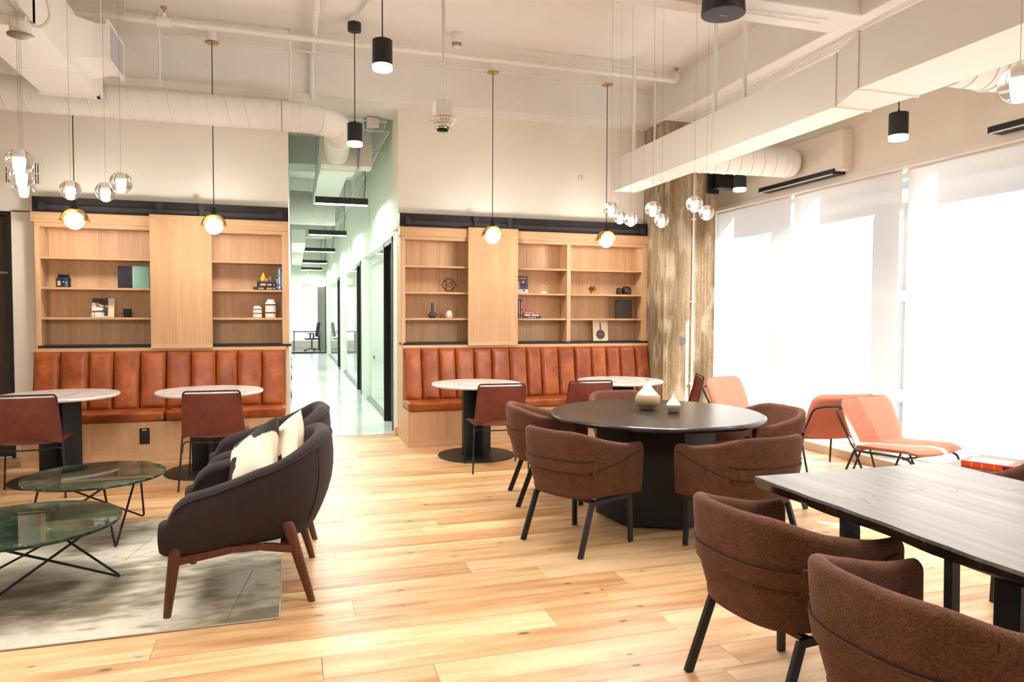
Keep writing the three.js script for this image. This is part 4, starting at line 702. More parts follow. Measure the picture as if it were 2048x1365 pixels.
// ---- dark grey lounge armchairs
function armchair() {
  const t = thing('lounge_armchair', 'x', 'armchair', [0, 0, 0], 0, 'dark grey lounge armchairs');
  const hh = (s) => { const q = Math.abs(s); let h = lerp(0.835, 0.585, sstep(0.08, 1.0, q)); const e = clamp((q - 0.86) / 0.14); return h - 0.13 * (1 - Math.sqrt(1 - Math.min(0.98, e * e))); };
  const sh = shell({ a: 0.385, zb: -0.43, zf: 0.325, zc: -0.09, sp: 0.58, thick: 0.095, y0: (s) => lerp(0.36, 0.3, sstep(0.1, 0.8, Math.abs(s))), h: hh, flare: 0.075, bulge: 0.03, pw: 0.78, N: 64, ends: 0.035 });
  part('shell', sh.geo, greyFabric, t, 'dark grey felt shell');
  const line = (side) => { const p = []; for (let i = 0; i <= 48; i++) { const s = -0.97 + (1.94 * i) / 48, y = hh(s) - 0.03; const q = sh.at(s, y, side ? 0.93 : 0.0); q.addScaledVector(sh.nrm(s), side ? -0.003 : 0.003); p.push(q); } return mUV(new THREE.TubeGeometry(new THREE.CatmullRomCurve3(p), 140, 0.0045, 6)); };
  part('piping', line(0), greyPiping, t); 
  for (const k of [-0.28, 0.28]) part('back_seam', tube([0.38, 0.45, 0.55, 0.65, 0.76].map((y) => sh.at(k, y, 0).addScaledVector(sh.nrm(k), 0.001)), 0.0025, false, 30, 6, 0.5), greyPiping, t);
  const c = part('seat_cushion', cushion(sh, 0.088, 0.9, 0.32, 0.45, 0.02, 0.35), greyFabric, t);
  const rings = (a, b, r0, r1) => { const R = []; for (const [k, f] of [[0, 0.55], [0.03, 0.9], [0.1, 1], [0.25, 0.98], [0.6, 0.8], [1, 0.5]]) { const p = a.clone().lerp(b, k), w = lerp(r0, r1, k) * f / (k > 0.2 ? lerp(1, 0.5, (k - 0.25) / 0.75) : 1), q = []; for (let i = 0; i < 12; i++) { const n = (i / 12) * Math.PI * 2; q.push(p.clone().add(V(w * 0.8 * Math.cos(n), 0, w * 1.15 * Math.sin(n)))); } R.push(q.reverse()); } return loft(R, true); };
  for (const s of [-1, 1]) { part('front_leg', mUV(rings(V(s * 0.37, 0.375, 0.285), V(s * 0.375, 0, 0.33), 0.028, 0.015)), walnut, t, 'tapered walnut leg'); part('rear_leg', mUV(rings(V(s * 0.345, 0.42, -0.215), V(s * 0.33, 0, -0.33), 0.028, 0.015)), walnut, t, 'tapered walnut leg'); }
  part('rail', merge([...[-1, 1].flatMap((s) => [bar(V(s * 0.37, 0.27, 0.29), V(s * 0.34, 0.3, 0.05), 0.03, 0.036), bar(V(s * 0.34, 0.3, 0.05), V(s * 0.335, 0.3, -0.1), 0.03, 0.03), bar(V(s * 0.335, 0.3, -0.1), V(s * 0.34, 0.28, -0.24), 0.03, 0.036)]), bar(V(-0.35, 0.29, -0.2), V(0.35, 0.29, -0.2), 0.04, 0.03), bar(V(-0.36, 0.285, 0.26), V(0.36, 0.285, 0.26), 0.04, 0.03)]), walnut, t, 'walnut under-frame');
  return t;
}
{ const s = armchair(); s.position.set(-0.235, 0, -4.0); s.rotation.y = face(-1, -0.03); s.userData.label = 'dark grey lounge armchair nearest the camera on the rug'; copyOf(s, [-0.2, 0, -5.0], face(-1, 0.0), 'dark grey lounge armchair behind the nearer one'); }
{ // hide cushions, pinched at their corners, leaning in the near armchair
  const W = 0.19, f = (sd) => surf(28, 28, (u, v) => { const a = 2 * u - 1, b = 2 * v - 1, th = 0.075 * Math.pow((1 - a ** 4) * (1 - b ** 4), 0.6); return V(a * W * (1 - 0.12 * (1 - b * b)), b * W * (1 - 0.12 * (1 - a * a)), sd * th); });
  const A = f(1), B = f(-1); { const i = B.index.array; for (let k = 0; k < i.length; k += 3) [i[k], i[k + 1]] = [i[k + 1], i[k]]; B.computeVertexNormals(); }
  const g = merge([A, B]), t = thing('hide_cushion', 'black and cream hide cushion leaning in the near armchair', 'cushion', [-0.2, 0.66, -4.0]); part('cover', g, hide, t); t.rotation.set(0, -Math.PI / 2 + 0.5, 0); t.rotateX(-0.45); t.rotateZ(0.62);
  const t2 = thing('hide_cushion', 'second hide cushion showing one cream corner behind the front one', 'cushion', [-0.06, 0.67, -4.06]); part('cover', g, hide, t2); t2.rotation.set(0, -Math.PI / 2 + 0.35, 0); t2.rotateX(-0.4); t2.rotateZ(2.3);
}
// ---- green marble coffee tables on crossed wire legs
function coffeeTable(label, x, z, r, h, turn, d1, d2) {
  const t = thing('coffee_table', label, 'coffee table', [x, 0.008, z], turn, 'green marble coffee tables');
  part('tabletop', lathe([[0, h - 0.02], [r - 0.006, h - 0.02], [r, h - 0.016], [r, h - 0.004], [r - 0.006, h], [0, h]], 80), green, t, 'polished green marble top');
  const foot = (k) => V(r * 0.98 * Math.cos(k * 2.094), 0.008, r * 0.98 * Math.sin(k * 2.094)), top = (k, d) => V(r * 0.8 * Math.cos(k * 2.094 + d), h - 0.022, r * 0.8 * Math.sin(k * 2.094 + d));
  for (let k = 0; k < 3; k++) part('leg', bent([top(k, d1), foot(k), top(k, d2)], 0.0065, 0.03, 8), black, t);
  part('ring', bent(Array.from({ length: 24 }, (_, i) => V(r * 0.8 * Math.cos(i / 24 * Math.PI * 2), h - 0.026, r * 0.8 * Math.sin(i / 24 * Math.PI * 2))), 0.005, 0.02, 6, true), black, t);
}
{ const t = thing('rug', 'silvery grey rug with worn dark patches', 'rug', [-1.67, 0, -4.44]); const g = new RoundedBoxGeometry(3.2, 0.008, 1.9, 2, 0.003); g.translate(0, 0.004, 0); const p = g.attributes.position, uv = g.attributes.uv; for (let i = 0; i < p.count; i++) uv.setXY(i, p.getX(i) / 3.2 + 0.5, 0.5 - p.getZ(i) / 1.9); part('pile', g, rugMat, t); part('binding', merge([box(-1.6, 1.6, 0.0, 0.0085, 0.948, 0.956, 0.003), box(1.598, 1.606, 0.0, 0.0085, -0.95, 0.95, 0.003)]), std({ color: srgb(186, 176, 156), roughness: 0.9 }), t); }
coffeeTable('green marble coffee table farther from the camera', -1.22, -5.14, 0.41, 0.4, 1.0, 0.12, -2.0); coffeeTable('green marble coffee table nearer to the camera', -1.32, -4.19, 0.44, 0.36, 0.15, 1.75, -1.75);
// ---- big round table
{ const t = thing('round_table', 'large round black wooden table on a drum base', 'table', [2.5, 0, -4.56]); const r = 0.765;
  part('tabletop', lathe([[0, 0.708], [r - 0.05, 0.708], [r - 0.015, 0.715], [r, 0.728], [r - 0.004, 0.741], [r - 0.02, 0.749], [r - 0.03, 0.75], [0, 0.75]], 96), blackWood, t, 'dark stained round top');
  const n = 7, sh = new THREE.Shape(); for (let i = 0; i < n; i++) { const a = (i / n) * Math.PI * 2 + 0.2; i ? sh.lineTo(0.42 * Math.cos(a), 0.42 * Math.sin(a)) : sh.moveTo(0.42 * Math.cos(a), 0.42 * Math.sin(a)); }
  part('drum', mUV(new THREE.ExtrudeGeometry(sh, { depth: 0.683, bevelEnabled: true, bevelSize: 0.004, bevelThickness: 0.004, bevelSegments: 1 }).rotateX(-Math.PI / 2).translate(0, 0.024, 0)), drumBlack, t, 'black faceted drum base'); part('leveller', merge(Array.from({ length: 5 }, (_, i) => rod(V(0.36 * Math.cos(i * 1.257), 0, 0.36 * Math.sin(i * 1.257)), V(0.36 * Math.cos(i * 1.257), 0.022, 0.36 * Math.sin(i * 1.257)), 0.012))), steel, t); }
function vase(label, x, z, s, prof, cut) {
  const t = thing('vase', label, 'vase', [x, 0.75, z], 0, 'cream vases on the round table'); const P = prof.map(([r, y]) => new THREE.Vector2(r * s, y * s)), c = new THREE.SplineCurve(P).getPoints(60), low = c.filter((p) => p.y <= cut * s), hi = c.filter((p) => p.y >= cut * s - 0.0035 * s * 10);
  part('base', mUV(new THREE.LatheGeometry([new THREE.Vector2(0.0001, low[0].y), ...low], 56)), std({ color: srgb(150, 127, 98), roughness: 0.8 }), t, 'matte sand lower half'); part('glazed_top', mUV(new THREE.LatheGeometry(hi.map((p) => new THREE.Vector2(p.x + 0.0004, p.y)), 56)), phys({ color: srgb(236, 228, 216), roughness: 0.12, clearcoat: 1, clearcoatRoughness: 0.05 }), t, 'glossy cream upper half');
}
const prof = [[0.2, 0], [0.26, 0.06], [0.38, 0.2], [0.385, 0.36], [0.3, 0.52], [0.17, 0.66], [0.085, 0.82], [0.065, 0.93], [0.08, 0.985]];
vase('larger cream vase on the round table', 2.51, -4.7, 0.232, prof, 0.5); vase('smaller cream vase on the round table', 2.6, -4.48, 0.152, [[0.2, 0], [0.28, 0.06], [0.34, 0.22], [0.335, 0.36], [0.26, 0.5], [0.13, 0.64], [0.075, 0.8], [0.06, 0.93], [0.07, 0.985]], 0.42);
// ---- live-edge table at the lower right
{ const t = thing('slab_table', 'rectangular dark live-edge wooden table at the lower right', 'table', [1.9, 0, -2.6]); const L = 2.3, W = 1.06, n = 46, rings = [];
  const edge = (z, s) => 0.006 * Math.sin(z * 3.2 + s) + 0.0035 * Math.sin(z * 9 + 2 * s) + 0.002 * Math.sin(z * 27 + s);
  for (let i = 0; i <= n; i++) { const z = (i / n) * L, e0 = edge(z, 1), e1 = edge(z, 4), k = 0.012 + 0.012 * Math.abs(Math.sin(z * 7)); rings.push([V(e0, 0.75, z), V(e0 - 0.006, 0.742, z), V(e0 - 0.002 + 0.3 * k, 0.722, z), V(e0 + k, 0.703, z), V(e0 + 0.04 + k, 0.697, z), V(W - 0.04, 0.697, z), V(W + e1 - k, 0.703, z), V(W + e1, 0.725, z), V(W + e1 + 0.004, 0.742, z), V(W + e1, 0.75, z), V(W * 0.66, 0.75, z), V(W * 0.33, 0.75, z)]); }
  part('slab', mUV(toCreasedNormals(loft(rings, true), 0.7)), darkWood, t, 'dark live edge');
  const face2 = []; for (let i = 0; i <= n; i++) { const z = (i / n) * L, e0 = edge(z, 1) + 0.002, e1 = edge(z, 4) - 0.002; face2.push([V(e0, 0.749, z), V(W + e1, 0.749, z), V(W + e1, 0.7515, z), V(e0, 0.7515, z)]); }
  part('top_face', mUV(toCreasedNormals(loft(face2, true), 0.5)), greyWood, t, 'paler grey table top');
  for (const z of [0.47, 0.9]) { part('leg', bar(V(0.085, 0.697, z), V(0.1, 0, z), z < 0.6 ? 0.07 : 0.035, 0.03), gunmetal, t); part('leg', bar(V(W - 0.12, 0.697, z), V(W - 0.16, 0, z), 0.09, 0.03), gunmetal, t); part('cross_bar', bar(V(0.1, 0.685, z), V(W - 0.1, 0.685, z), 0.05, 0.02), gunmetal, t); }
  for (const x of [0.09, W - 0.09]) part('leg', box(x - 0.03, x + 0.03, 0, 0.697, 1.06, 1.14, 0.003), black, t);
}
// ---- coral lounge chairs
function coralChair() {
  const t = thing('coral_lounge_chair', 'x', 'lounge chair', [0, 0, 0], 0, 'coral lounge chairs by the windows');
  const corner = (v, k) => 1 - k * Math.pow(Math.max(0, (v - 0.82) / 0.18), 3);
  const pad = (f, th) => { const nu = 18, nv = 22, rings = []; for (let j = 0; j <= nv; j++) { const v = j / nv, up = [], dn = []; for (let i = 0; i <= nu; i++) { const u = i / nu, p = f(u, v), e = 1e-3, du = f(Math.min(1, u + e), v).sub(f(Math.max(0, u - e), v)), dv = f(u, Math.min(1, v + e)).sub(f(u, Math.max(0, v - e))), n = du.cross(dv).normalize(), k = th * Math.pow(Math.max(0.0, (1 - Math.abs(2 * u - 1) ** 8) * (1 - Math.abs(2 * v - 1) ** 14)), 0.5); up.push(p.clone().addScaledVector(n, k / 2 + 0.002)); dn.push(p.clone().addScaledVector(n, -k / 2 - 0.002)); } rings.push([...up, ...dn.reverse()]); } return mUV(loft(rings, true)); };
  part('seat', pad((u, v) => { const c = 2 * u - 1, w = 0.32 * corner(v, 0.14) * lerp(0.92, 1, v); return V(c * w, 0.36 + 0.035 * v - 0.05 * Math.max(0, v - 0.85) * 3 + 0.02 * c * c, lerp(-0.26, 0.31, v)); }, 0.055), coral, t, 'coral felt seat');
  part('backrest', pad((u, v) => { const c = 2 * u - 1, w = lerp(0.295, 0.33, Math.sin(Math.PI * clamp(v * 0.9))) * corner(v, 0.18); return V(-c * w, lerp(0.335, 0.755, v), lerp(-0.235, -0.4, v) + 0.045 * c * c); }, 0.055), coral, t, 'coral felt back');
  part('back_seam', tube([0.05, 0.35, 0.65, 0.95].map((v) => V(0, lerp(0.335, 0.755, v), lerp(-0.235, -0.4, v) + 0.031)), 0.0025, false, 16, 6, 0.5), coral, t);
  const r = 0.0095; part('back_hoop', bent([V(-0.315, 0.345, 0.0), V(-0.33, 0.345, -0.2), V(-0.325, 0.63, -0.375), V(-0.27, 0.655, -0.425), V(0.27, 0.655, -0.425), V(0.325, 0.63, -0.375), V(0.33, 0.345, -0.2), V(0.315, 0.345, 0.0)], r, 0.05, 10), black, t);
  for (const s of [-1, 1]) { part('seat_rail', bent([V(s * 0.33, 0.345, -0.2), V(s * 0.3, 0.352, 0.2), V(s * 0.3, 0.33, 0.27), V(s * 0.31, 0.005, 0.3)], r, 0.05, 10), black, t); part('rear_leg', merge([rod(V(s * 0.33, 0.345, -0.2), V(s * 0.34, 0.004, -0.34), r), rod(V(s * 0.33, 0.345, -0.2), V(s * 0.33, 0.004, -0.03), r)]), black, t); }
  part('cross_rail', rod(V(-0.3, 0.34, 0.2), V(0.3, 0.34, 0.2), 0.008), black, t); return t;
}
{ const s = coralChair(); s.position.set(4.76, 0, -4.55); s.rotation.y = face(0.18, 0.98); s.userData.label = 'coral lounge chair nearest the orange book, turned to the windows'; copyOf(s, [4.72, 0, -5.45], face(0.12, -1), 'coral lounge chair showing its back between the other two'); copyOf(s, [4.74, 0, -6.55], face(0.35, 0.93), 'coral lounge chair farthest away, close to the concrete column'); }
{ const t = thing('side_table', 'low walnut side table by the windows', 'side table', [4.68, 0, -3.62], 0.3); part('tabletop', box(-0.3, 0.34, 0.395, 0.42, -0.28, 0.28, 0.006), walnutTop, t); for (const [a, b] of [[-0.24, -0.22], [0.27, -0.22], [-0.24, 0.22], [0.27, 0.22]]) part('leg', rod(V(a * 1.1, 0, b * 1.1), V(a, 0.395, b), 0.011, 0.018, 12), walnut, t); }
{ const t = thing('book', 'orange hardback book lying on the low walnut side table', 'book', [4.55, 0.42, -3.62], 0.46); const o = std({ color: srgb(226, 74, 28), roughness: 0.45 });
  part('cover', merge([box(-0.115, 0.115, 0, 0.004, -0.15, 0.15), box(-0.115, 0.115, 0.036, 0.04, -0.15, 0.15), box(-0.115, -0.111, 0, 0.04, -0.15, 0.15)]), o, t); part('pages', box(-0.111, 0.108, 0.004, 0.036, -0.146, 0.146), std({ color: srgb(232, 224, 212), roughness: 0.9 }), t); part('title_panel', box(-0.09, 0.09, 0.04, 0.0405, -0.12, 0.12), std({ color: srgb(240, 206, 186), roughness: 0.5 }), t); part('spine_label', box(-0.1156, -0.115, 0.01, 0.032, 0.09, 0.13), std({ color: srgb(80, 30, 40), roughness: 0.5 }), t); part('spine_band', merge([-0.09, -0.03, 0.04].map((q) => box(-0.1156, -0.115, 0.004, 0.036, q, q + 0.005))), std({ color: srgb(240, 170, 90), roughness: 0.4 }), t); }
// ---- office chair and desk far down the corridor
{ const t = thing('office_chair', 'dark mesh office chair beyond the far glass', 'chair', [0.72, 0, -28.2], face(-1, 0.2)); part('seat', box(-0.25, 0.25, 0.44, 0.5, -0.24, 0.24, 0.03), gunmetal, t); part('backrest', slab(8, 10, (u, v) => V((u - 0.5) * 0.46, lerp(0.55, 1.1, v), -0.26 - 0.08 * v + 0.08 * (2 * u - 1) ** 2), 0.02), gunmetal, t); part('column', rod(V(0, 0.1, 0), V(0, 0.44, 0), 0.03), gunmetal, t); for (let k = 0; k < 5; k++) part('foot', rod(V(0, 0.1, 0), V(0.32 * Math.cos(k * 1.257), 0.05, 0.32 * Math.sin(k * 1.257)), 0.022, 0.018), gunmetal, t); for (let k = 0; k < 5; k++) part('castor', new THREE.SphereGeometry(0.03, 10, 8).translate(0.32 * Math.cos(k * 1.257), 0.03, 0.32 * Math.sin(k * 1.257)), black, t); for (const s of [-1, 1]) part('armrest', merge([box(s * 0.27 - 0.03, s * 0.27 + 0.03, 0.66, 0.69, -0.12, 0.12, 0.01), box(s * 0.27 - 0.015, s * 0.27 + 0.015, 0.46, 0.66, -0.03, 0.03)]), gunmetal, t);
  const d = thing('desk', 'plain desk beyond the far glass', 'desk', [0.62, 0, -28.9]); part('top', box(-0.6, 0.45, 0.72, 0.75, -0.4, 0.3, 0.004), gunmetal, d); for (const [a, b] of [[-0.55, -0.35], [0.4, -0.35], [-0.55, 0.25], [0.4, 0.25]]) part('leg', box(a - 0.02, a + 0.02, 0, 0.72, b - 0.02, b + 0.02), gunmetal, d); }
// ---------------------------------------------------------------- things on the shelves
const ZD = -8.13;
function turned(name, label, cat, x, y, z, prof, mat, group, seg = 36) { const t = single(name, label, cat, mUV(new THREE.LatheGeometry(new THREE.SplineCurve(prof.map(([r, q]) => new THREE.Vector2(r, q))).getPoints(48), seg)), mat, [x, y, z], 0, group); return t; }
function book(label, x, y, z, w, h, d, cover, turn, group, ink, how) {   // w thick, h tall, d deep; spine on +z
  const t = thing('book', label, 'book', [x, y, z], turn, group), c = std({ color: cover, roughness: 0.5 }), e = 0.0025;
  part('cover', merge([box(-w / 2, -w / 2 + e, 0, h, -d, 0), box(w / 2 - e, w / 2, 0, h, -d, 0), box(-w / 2, w / 2, 0, h, -e, 0.0005, 0)]), c, t); part('pages', box(-w / 2 + e, w / 2 - e, 0.003, h - 0.003, -d + 0.003, -e), std({ color: srgb(232, 224, 208), roughness: 0.9 }), t);
  if (ink) { const m = std({ color: ink, roughness: 0.5 }), l = []; for (const [a, b, s] of how) l.push(box(-w * s, w * s, h * a, h * b, 0.0005, 0.0012)); part('spine_print', merge(l), m, t); }
  return t;
}
const lay = (t) => { t.rotation.z = Math.PI / 2; return t; };
{ const t = thing('glass_jar', 'dark blue glass jar on the left bookcase', 'jar', [-2.183, 1.7, ZD]); const g = phys({ color: srgb(16, 22, 48), roughness: 0.04, clearcoat: 1, clearcoatRoughness: 0.02 }); part('body', lathe([[0, 0], [0.062, 0], [0.067, 0.006], [0.067, 0.088], [0.06, 0.1], [0.053, 0.104], [0, 0.104]], 40), g, t); part('neck', lathe([[0, 0.104], [0.052, 0.104], [0.054, 0.13], [0.05, 0.133], [0, 0.128]], 40), g, t); part('label', new THREE.CylinderGeometry(0.0676, 0.0676, 0.045, 12, 1, true, -0.62, 0.5).translate(0, 0.04, 0), std({ color: srgb(206, 192, 150), roughness: 0.6, side: THREE.DoubleSide }), t); }
{ const t = thing('book', 'large open book with navy and mint covers on the left bookcase', 'book', [-1.556, 1.7, -8.1]);   // stands open, covers outward
  for (const [s, c, n] of [[-1, srgb(36, 32, 44), 'navy_cover'], [1, srgb(150, 198, 184), 'mint_cover']]) part(n, mUV(slab(14, 2, (u, v) => V(s * 0.146 * u, 0.226 * v, -0.055 * Math.sin(u * 1.5) + (s > 0 ? 0.016 * Math.sin(u * Math.PI) : 0)), 0.006)), std({ color: c, roughness: 0.5 }), t);
  part('pages', merge([-1, 1].map((s) => slab(10, 1, (u, v) => V(s * 0.14 * u, 0.004 + 0.215 * v, -0.01 - 0.06 * Math.sin(u * 1.5)), 0.01))), std({ color: srgb(230, 222, 206), roughness: 0.9 }), t); }
const propBook = (label, x, y, w, h, tex, side, lean = -0.16) => { const t = thing('book', label, 'book', [x, y + 0.002, ZD - 0.015], 0); t.rotation.x = lean; part('block', box(-w / 2, w / 2, 0, h, -0.02, 0, 0.002), side, t); const f = new THREE.PlaneGeometry(w, h); f.translate(0, h / 2, 0.0006); part('cover_print', f, std({ map: tex, roughness: 0.45 }), t); return t; };
propBook('picture book with a white cushioned chair on its cover', -1.842, 1.4, 0.204, 0.197, picture(256, 248, (x, w, h) => {
  x.fillStyle = '#4c4038'; x.fillRect(0, 0, w, h); x.fillStyle = '#efd9b8'; x.fillRect(186, 0, 70, h); x.fillStyle = '#3a302b'; x.beginPath(); x.ellipse(100, 60, 78, 40, 0, 0, 7); x.fill();
  x.fillStyle = '#f2eae2'; x.beginPath(); x.moveTo(0, 58); x.bezierCurveTo(40, 52, 60, 70, 50, 110); x.bezierCurveTo(80, 120, 130, 112, 132, 140); x.bezierCurveTo(130, 168, 80, 160, 0, 166); x.fill(); x.fillStyle = '#c98a52'; x.beginPath(); x.ellipse(62, 80, 18, 26, 0.5, 0, 7); x.fill(); x.fillStyle = '#f0dcc8'; x.beginPath(); x.ellipse(104, 96, 34, 14, 0.35, 0, 7); x.fill(); x.fillStyle = '#f2eae2'; x.fillRect(150, 98, 36, 14);
  x.fillStyle = '#e6d8cc'; x.fillRect(0, 200, 186, 48); x.fillStyle = '#f4ece4'; x.fillRect(0, 186, 140, 30); x.fillStyle = '#b06a38'; x.fillRect(20, 176, 96, 9); x.fillStyle = '#38241c'; x.fillRect(26, 176, 7, 68); x.fillRect(122, 166, 6, 60); x.fillRect(142, 160, 44, 74); }), std({ color: srgb(236, 216, 188), roughness: 0.8 }));
{ const t = thing('cross_sculpture', 'black interlocking block ornament on the left bookcase', 'ornament', [-1.612, 1.4, ZD]); part('uprights', merge([box(-0.042, 0.042, 0, 0.09, -0.006, 0.006, 0.002), box(-0.006, 0.006, 0, 0.09, -0.042, 0.042, 0.002)]).rotateY(0.785), black, t); part('plate', box(-0.062, 0.062, 0.042, 0.047, -0.045, 0.045, 0.001), black, t); part('block', box(-0.028, 0.028, 0.001, 0.089, -0.028, 0.028, 0.002), black, t); }
lay(book('black book at the bottom of the flat pile with small vases', -0.158, 1.715, ZD + 0.09, 0.029, 0.234, 0.17, srgb(30, 24, 34), 0, 'books on the left bookcase', srgb(190, 160, 110), [[0.05, 0.16, 0.2], [0.2, 0.42, 0.25], [0.55, 0.78, 0.25]]));
lay(book('thick dark navy book in the middle of the flat pile', -0.16, 1.755, ZD + 0.088, 0.05, 0.196, 0.165, srgb(36, 28, 46), 0, 'books on the left bookcase', srgb(206, 176, 120), [[0.08, 0.13, 0.12], [0.24, 0.46, 0.16], [0.54, 0.82, 0.22]]));
lay(book('thin indigo book on top of the flat pile', -0.162, 1.787, ZD + 0.086, 0.014, 0.19, 0.16, srgb(50, 40, 70), 0, 'books on the left bookcase', srgb(150, 140, 160), [[0.15, 0.3, 0.1], [0.4, 0.85, 0.1]]));
turned('bud_vase', 'yellow bud vase standing on the pile of books', 'vase', -0.292, 1.794, ZD + 0.02, [[0.001, 0.001], [0.024, 0.001], [0.027, 0.02], [0.022, 0.05], [0.01, 0.075], [0.008, 0.09], [0.009, 0.094]], phys({ color: srgb(238, 196, 20), roughness: 0.25 }), 'bud vases on the books');
turned('bud_vase', 'tiny pink bud vase standing on the pile of books', 'vase', -0.258, 1.794, ZD + 0.06, [[0.001, 0.001], [0.017, 0.001], [0.02, 0.008], [0.014, 0.022], [0.007, 0.03], [0.008, 0.033]], phys({ color: srgb(206, 156, 142), roughness: 0.3 }), 'bud vases on the books');
turned('bud_vase', 'grey glazed bud vase standing on the pile of books', 'vase', -0.218, 1.794, ZD + 0.02, [[0.001, 0.001], [0.02, 0.001], [0.022, 0.03], [0.018, 0.045], [0.009, 0.058], [0.008, 0.068], [0.01, 0.071]], phys({ color: srgb(128, 112, 100), roughness: 0.15, clearcoat: 1 }), 'bud vases on the books');
book('short navy book upright next to the pile', -0.1495, 1.7, ZD + 0.09, 0.018, 0.175, 0.16, srgb(36, 40, 70), 0, 'books on the left bookcase', srgb(226, 214, 200), [[0.1, 0.2, 0.2], [0.4, 0.7, 0.2], [0.85, 0.92, 0.2]]);
book('tall light blue book upright at the end of the shelf', -0.126, 1.7, ZD + 0.09, 0.027, 0.232, 0.17, srgb(86, 140, 184), 0, 'books on the left bookcase', srgb(226, 236, 244), [[0.08, 0.16, 0.25], [0.28, 0.62, 0.14], [0.7, 0.9, 0.1]]);
book('tall black book upright against the bookcase side', -0.0985, 1.7, ZD + 0.088, 0.026, 0.226, 0.17, srgb(28, 22, 34), 0, 'books on the left bookcase', srgb(214, 190, 150), [[0.14, 0.84, 0.2]]);
{ const cream = phys({ color: srgb(240, 232, 218), roughness: 0.25 }), ink = std({ color: srgb(44, 52, 70), roughness: 0.6 });
  const jar = (label, x, r, h, neck, bands) => { const t = thing('striped_jar', label, 'jar', [x, 1.4, ZD], 0, 'cream jars with blue bands'); part('body', lathe([[0, 0], [r - 0.004, 0], [r, 0.005], [r, h * 0.78], [r * 0.93, h * 0.85], [r * neck, h * 0.89], [r * neck, h], [r * neck - 0.004, h], [r * neck - 0.004, h * 0.9], [0, h * 0.88]], 40), cream, t); for (const b of bands) part('band', new THREE.CylinderGeometry(r + 0.0006, r + 0.0006, h * 0.07, 40, 1, true).translate(0, h * b, 0), ink, t, 'dark blue band'); };
  jar('smaller cream jar with two dark blue bands', -0.357, 0.047, 0.128, 0.72, [0.37, 0.71]); jar('larger cream jar with two dark blue bands', -0.222, 0.055, 0.2, 0.68, [0.27, 0.7]); }
{ const t = thing('wire_polyhedron', 'bronze wire polyhedron on the right bookcase', 'ornament', [1.75, 1.788, ZD]); const ico = new THREE.IcosahedronGeometry(0.088, 0), p = ico.attributes.position, seen = new Set(), m = std({ color: srgb(126, 84, 48), roughness: 0.35, metalness: 0.9 }), l = [];
  const e = new THREE.Euler(0.55, 0.3, 0.2); for (let i = 0; i < p.count; i += 3) for (let k = 0; k < 3; k++) { const a = V().fromBufferAttribute(p, i + k).applyEuler(e), b = V().fromBufferAttribute(p, i + (k + 1) % 3).applyEuler(e), key = [a, b].map((q) => q.toArray().map((n) => n.toFixed(3)).join()).sort().join('|'); if (!seen.has(key)) { seen.add(key); part('strut', rod(a, b, 0.0035, 0.0035, 6), m, t); } } }
single('bottle_vase', 'dark grey angular bottle vase on the right bookcase', 'vase', mUV(toCreasedNormals(new THREE.LatheGeometry([[0, 0], [0.034, 0], [0.056, 0.03], [0.056, 0.036], [0.024, 0.078], [0.018, 0.088], [0.0175, 0.178], [0.013, 0.178], [0.013, 0.1], [0, 0.1]].map(([r, y]) => new THREE.Vector2(r, y)), 40), 0.4)), std({ color: srgb(76, 70, 72), roughness: 0.8 }), [1.555, 1.4, ZD]);
turned('glass_egg', 'small pearly glass egg on the right bookcase', 'ornament', 1.752, 1.4, ZD, [[0.001, 0.0005], [0.032, 0.0005], [0.042, 0.02], [0.041, 0.05], [0.028, 0.08], [0.012, 0.091], [0.0005, 0.093]], phys({ color: srgb(226, 218, 204), roughness: 0.08, clearcoat: 1 }));
propBook('magazine with a standing figure on its cover on the right bookcase', 2.643, 1.7, 0.175, 0.212, picture(256, 310, (x, w, h) => {
  x.fillStyle = '#5c4448'; x.fillRect(0, 0, w, h); x.fillStyle = '#ece6e2'; x.fillRect(0, 236, w, 74); for (let k = 0; k < 160; k++) { x.fillStyle = k % 3 ? '#b4a6a6' : '#ddd2d0'; x.beginPath(); x.arc(20 + (k * 37) % 76, 96 + (k * 53) % 150, 5, 0, 7); x.fill(); }
  x.fillStyle = '#f4efe9'; x.fillRect(20, 40, 78, 9); x.fillRect(106, 40, 126, 9); x.fillStyle = '#c8b8b4'; x.fillRect(156, 12, 80, 6); x.fillStyle = '#e8dcd4'; x.beginPath(); x.arc(170, 108, 19, 0, 7); x.fill(); x.fillStyle = '#2c2a36'; x.beginPath(); x.moveTo(150, 132); x.lineTo(192, 132); x.lineTo(246, 166); x.lineTo(240, 176); x.lineTo(196, 164); x.lineTo(198, 204); x.lineTo(146, 204); x.lineTo(146, 164); x.lineTo(104, 178); x.lineTo(102, 164); x.fill(); x.fillStyle = '#6a5a5c'; x.fillRect(150, 204, 18, 70); x.fillRect(176, 204, 18, 80); }), std({ color: srgb(220, 210, 204), roughness: 0.8 }));
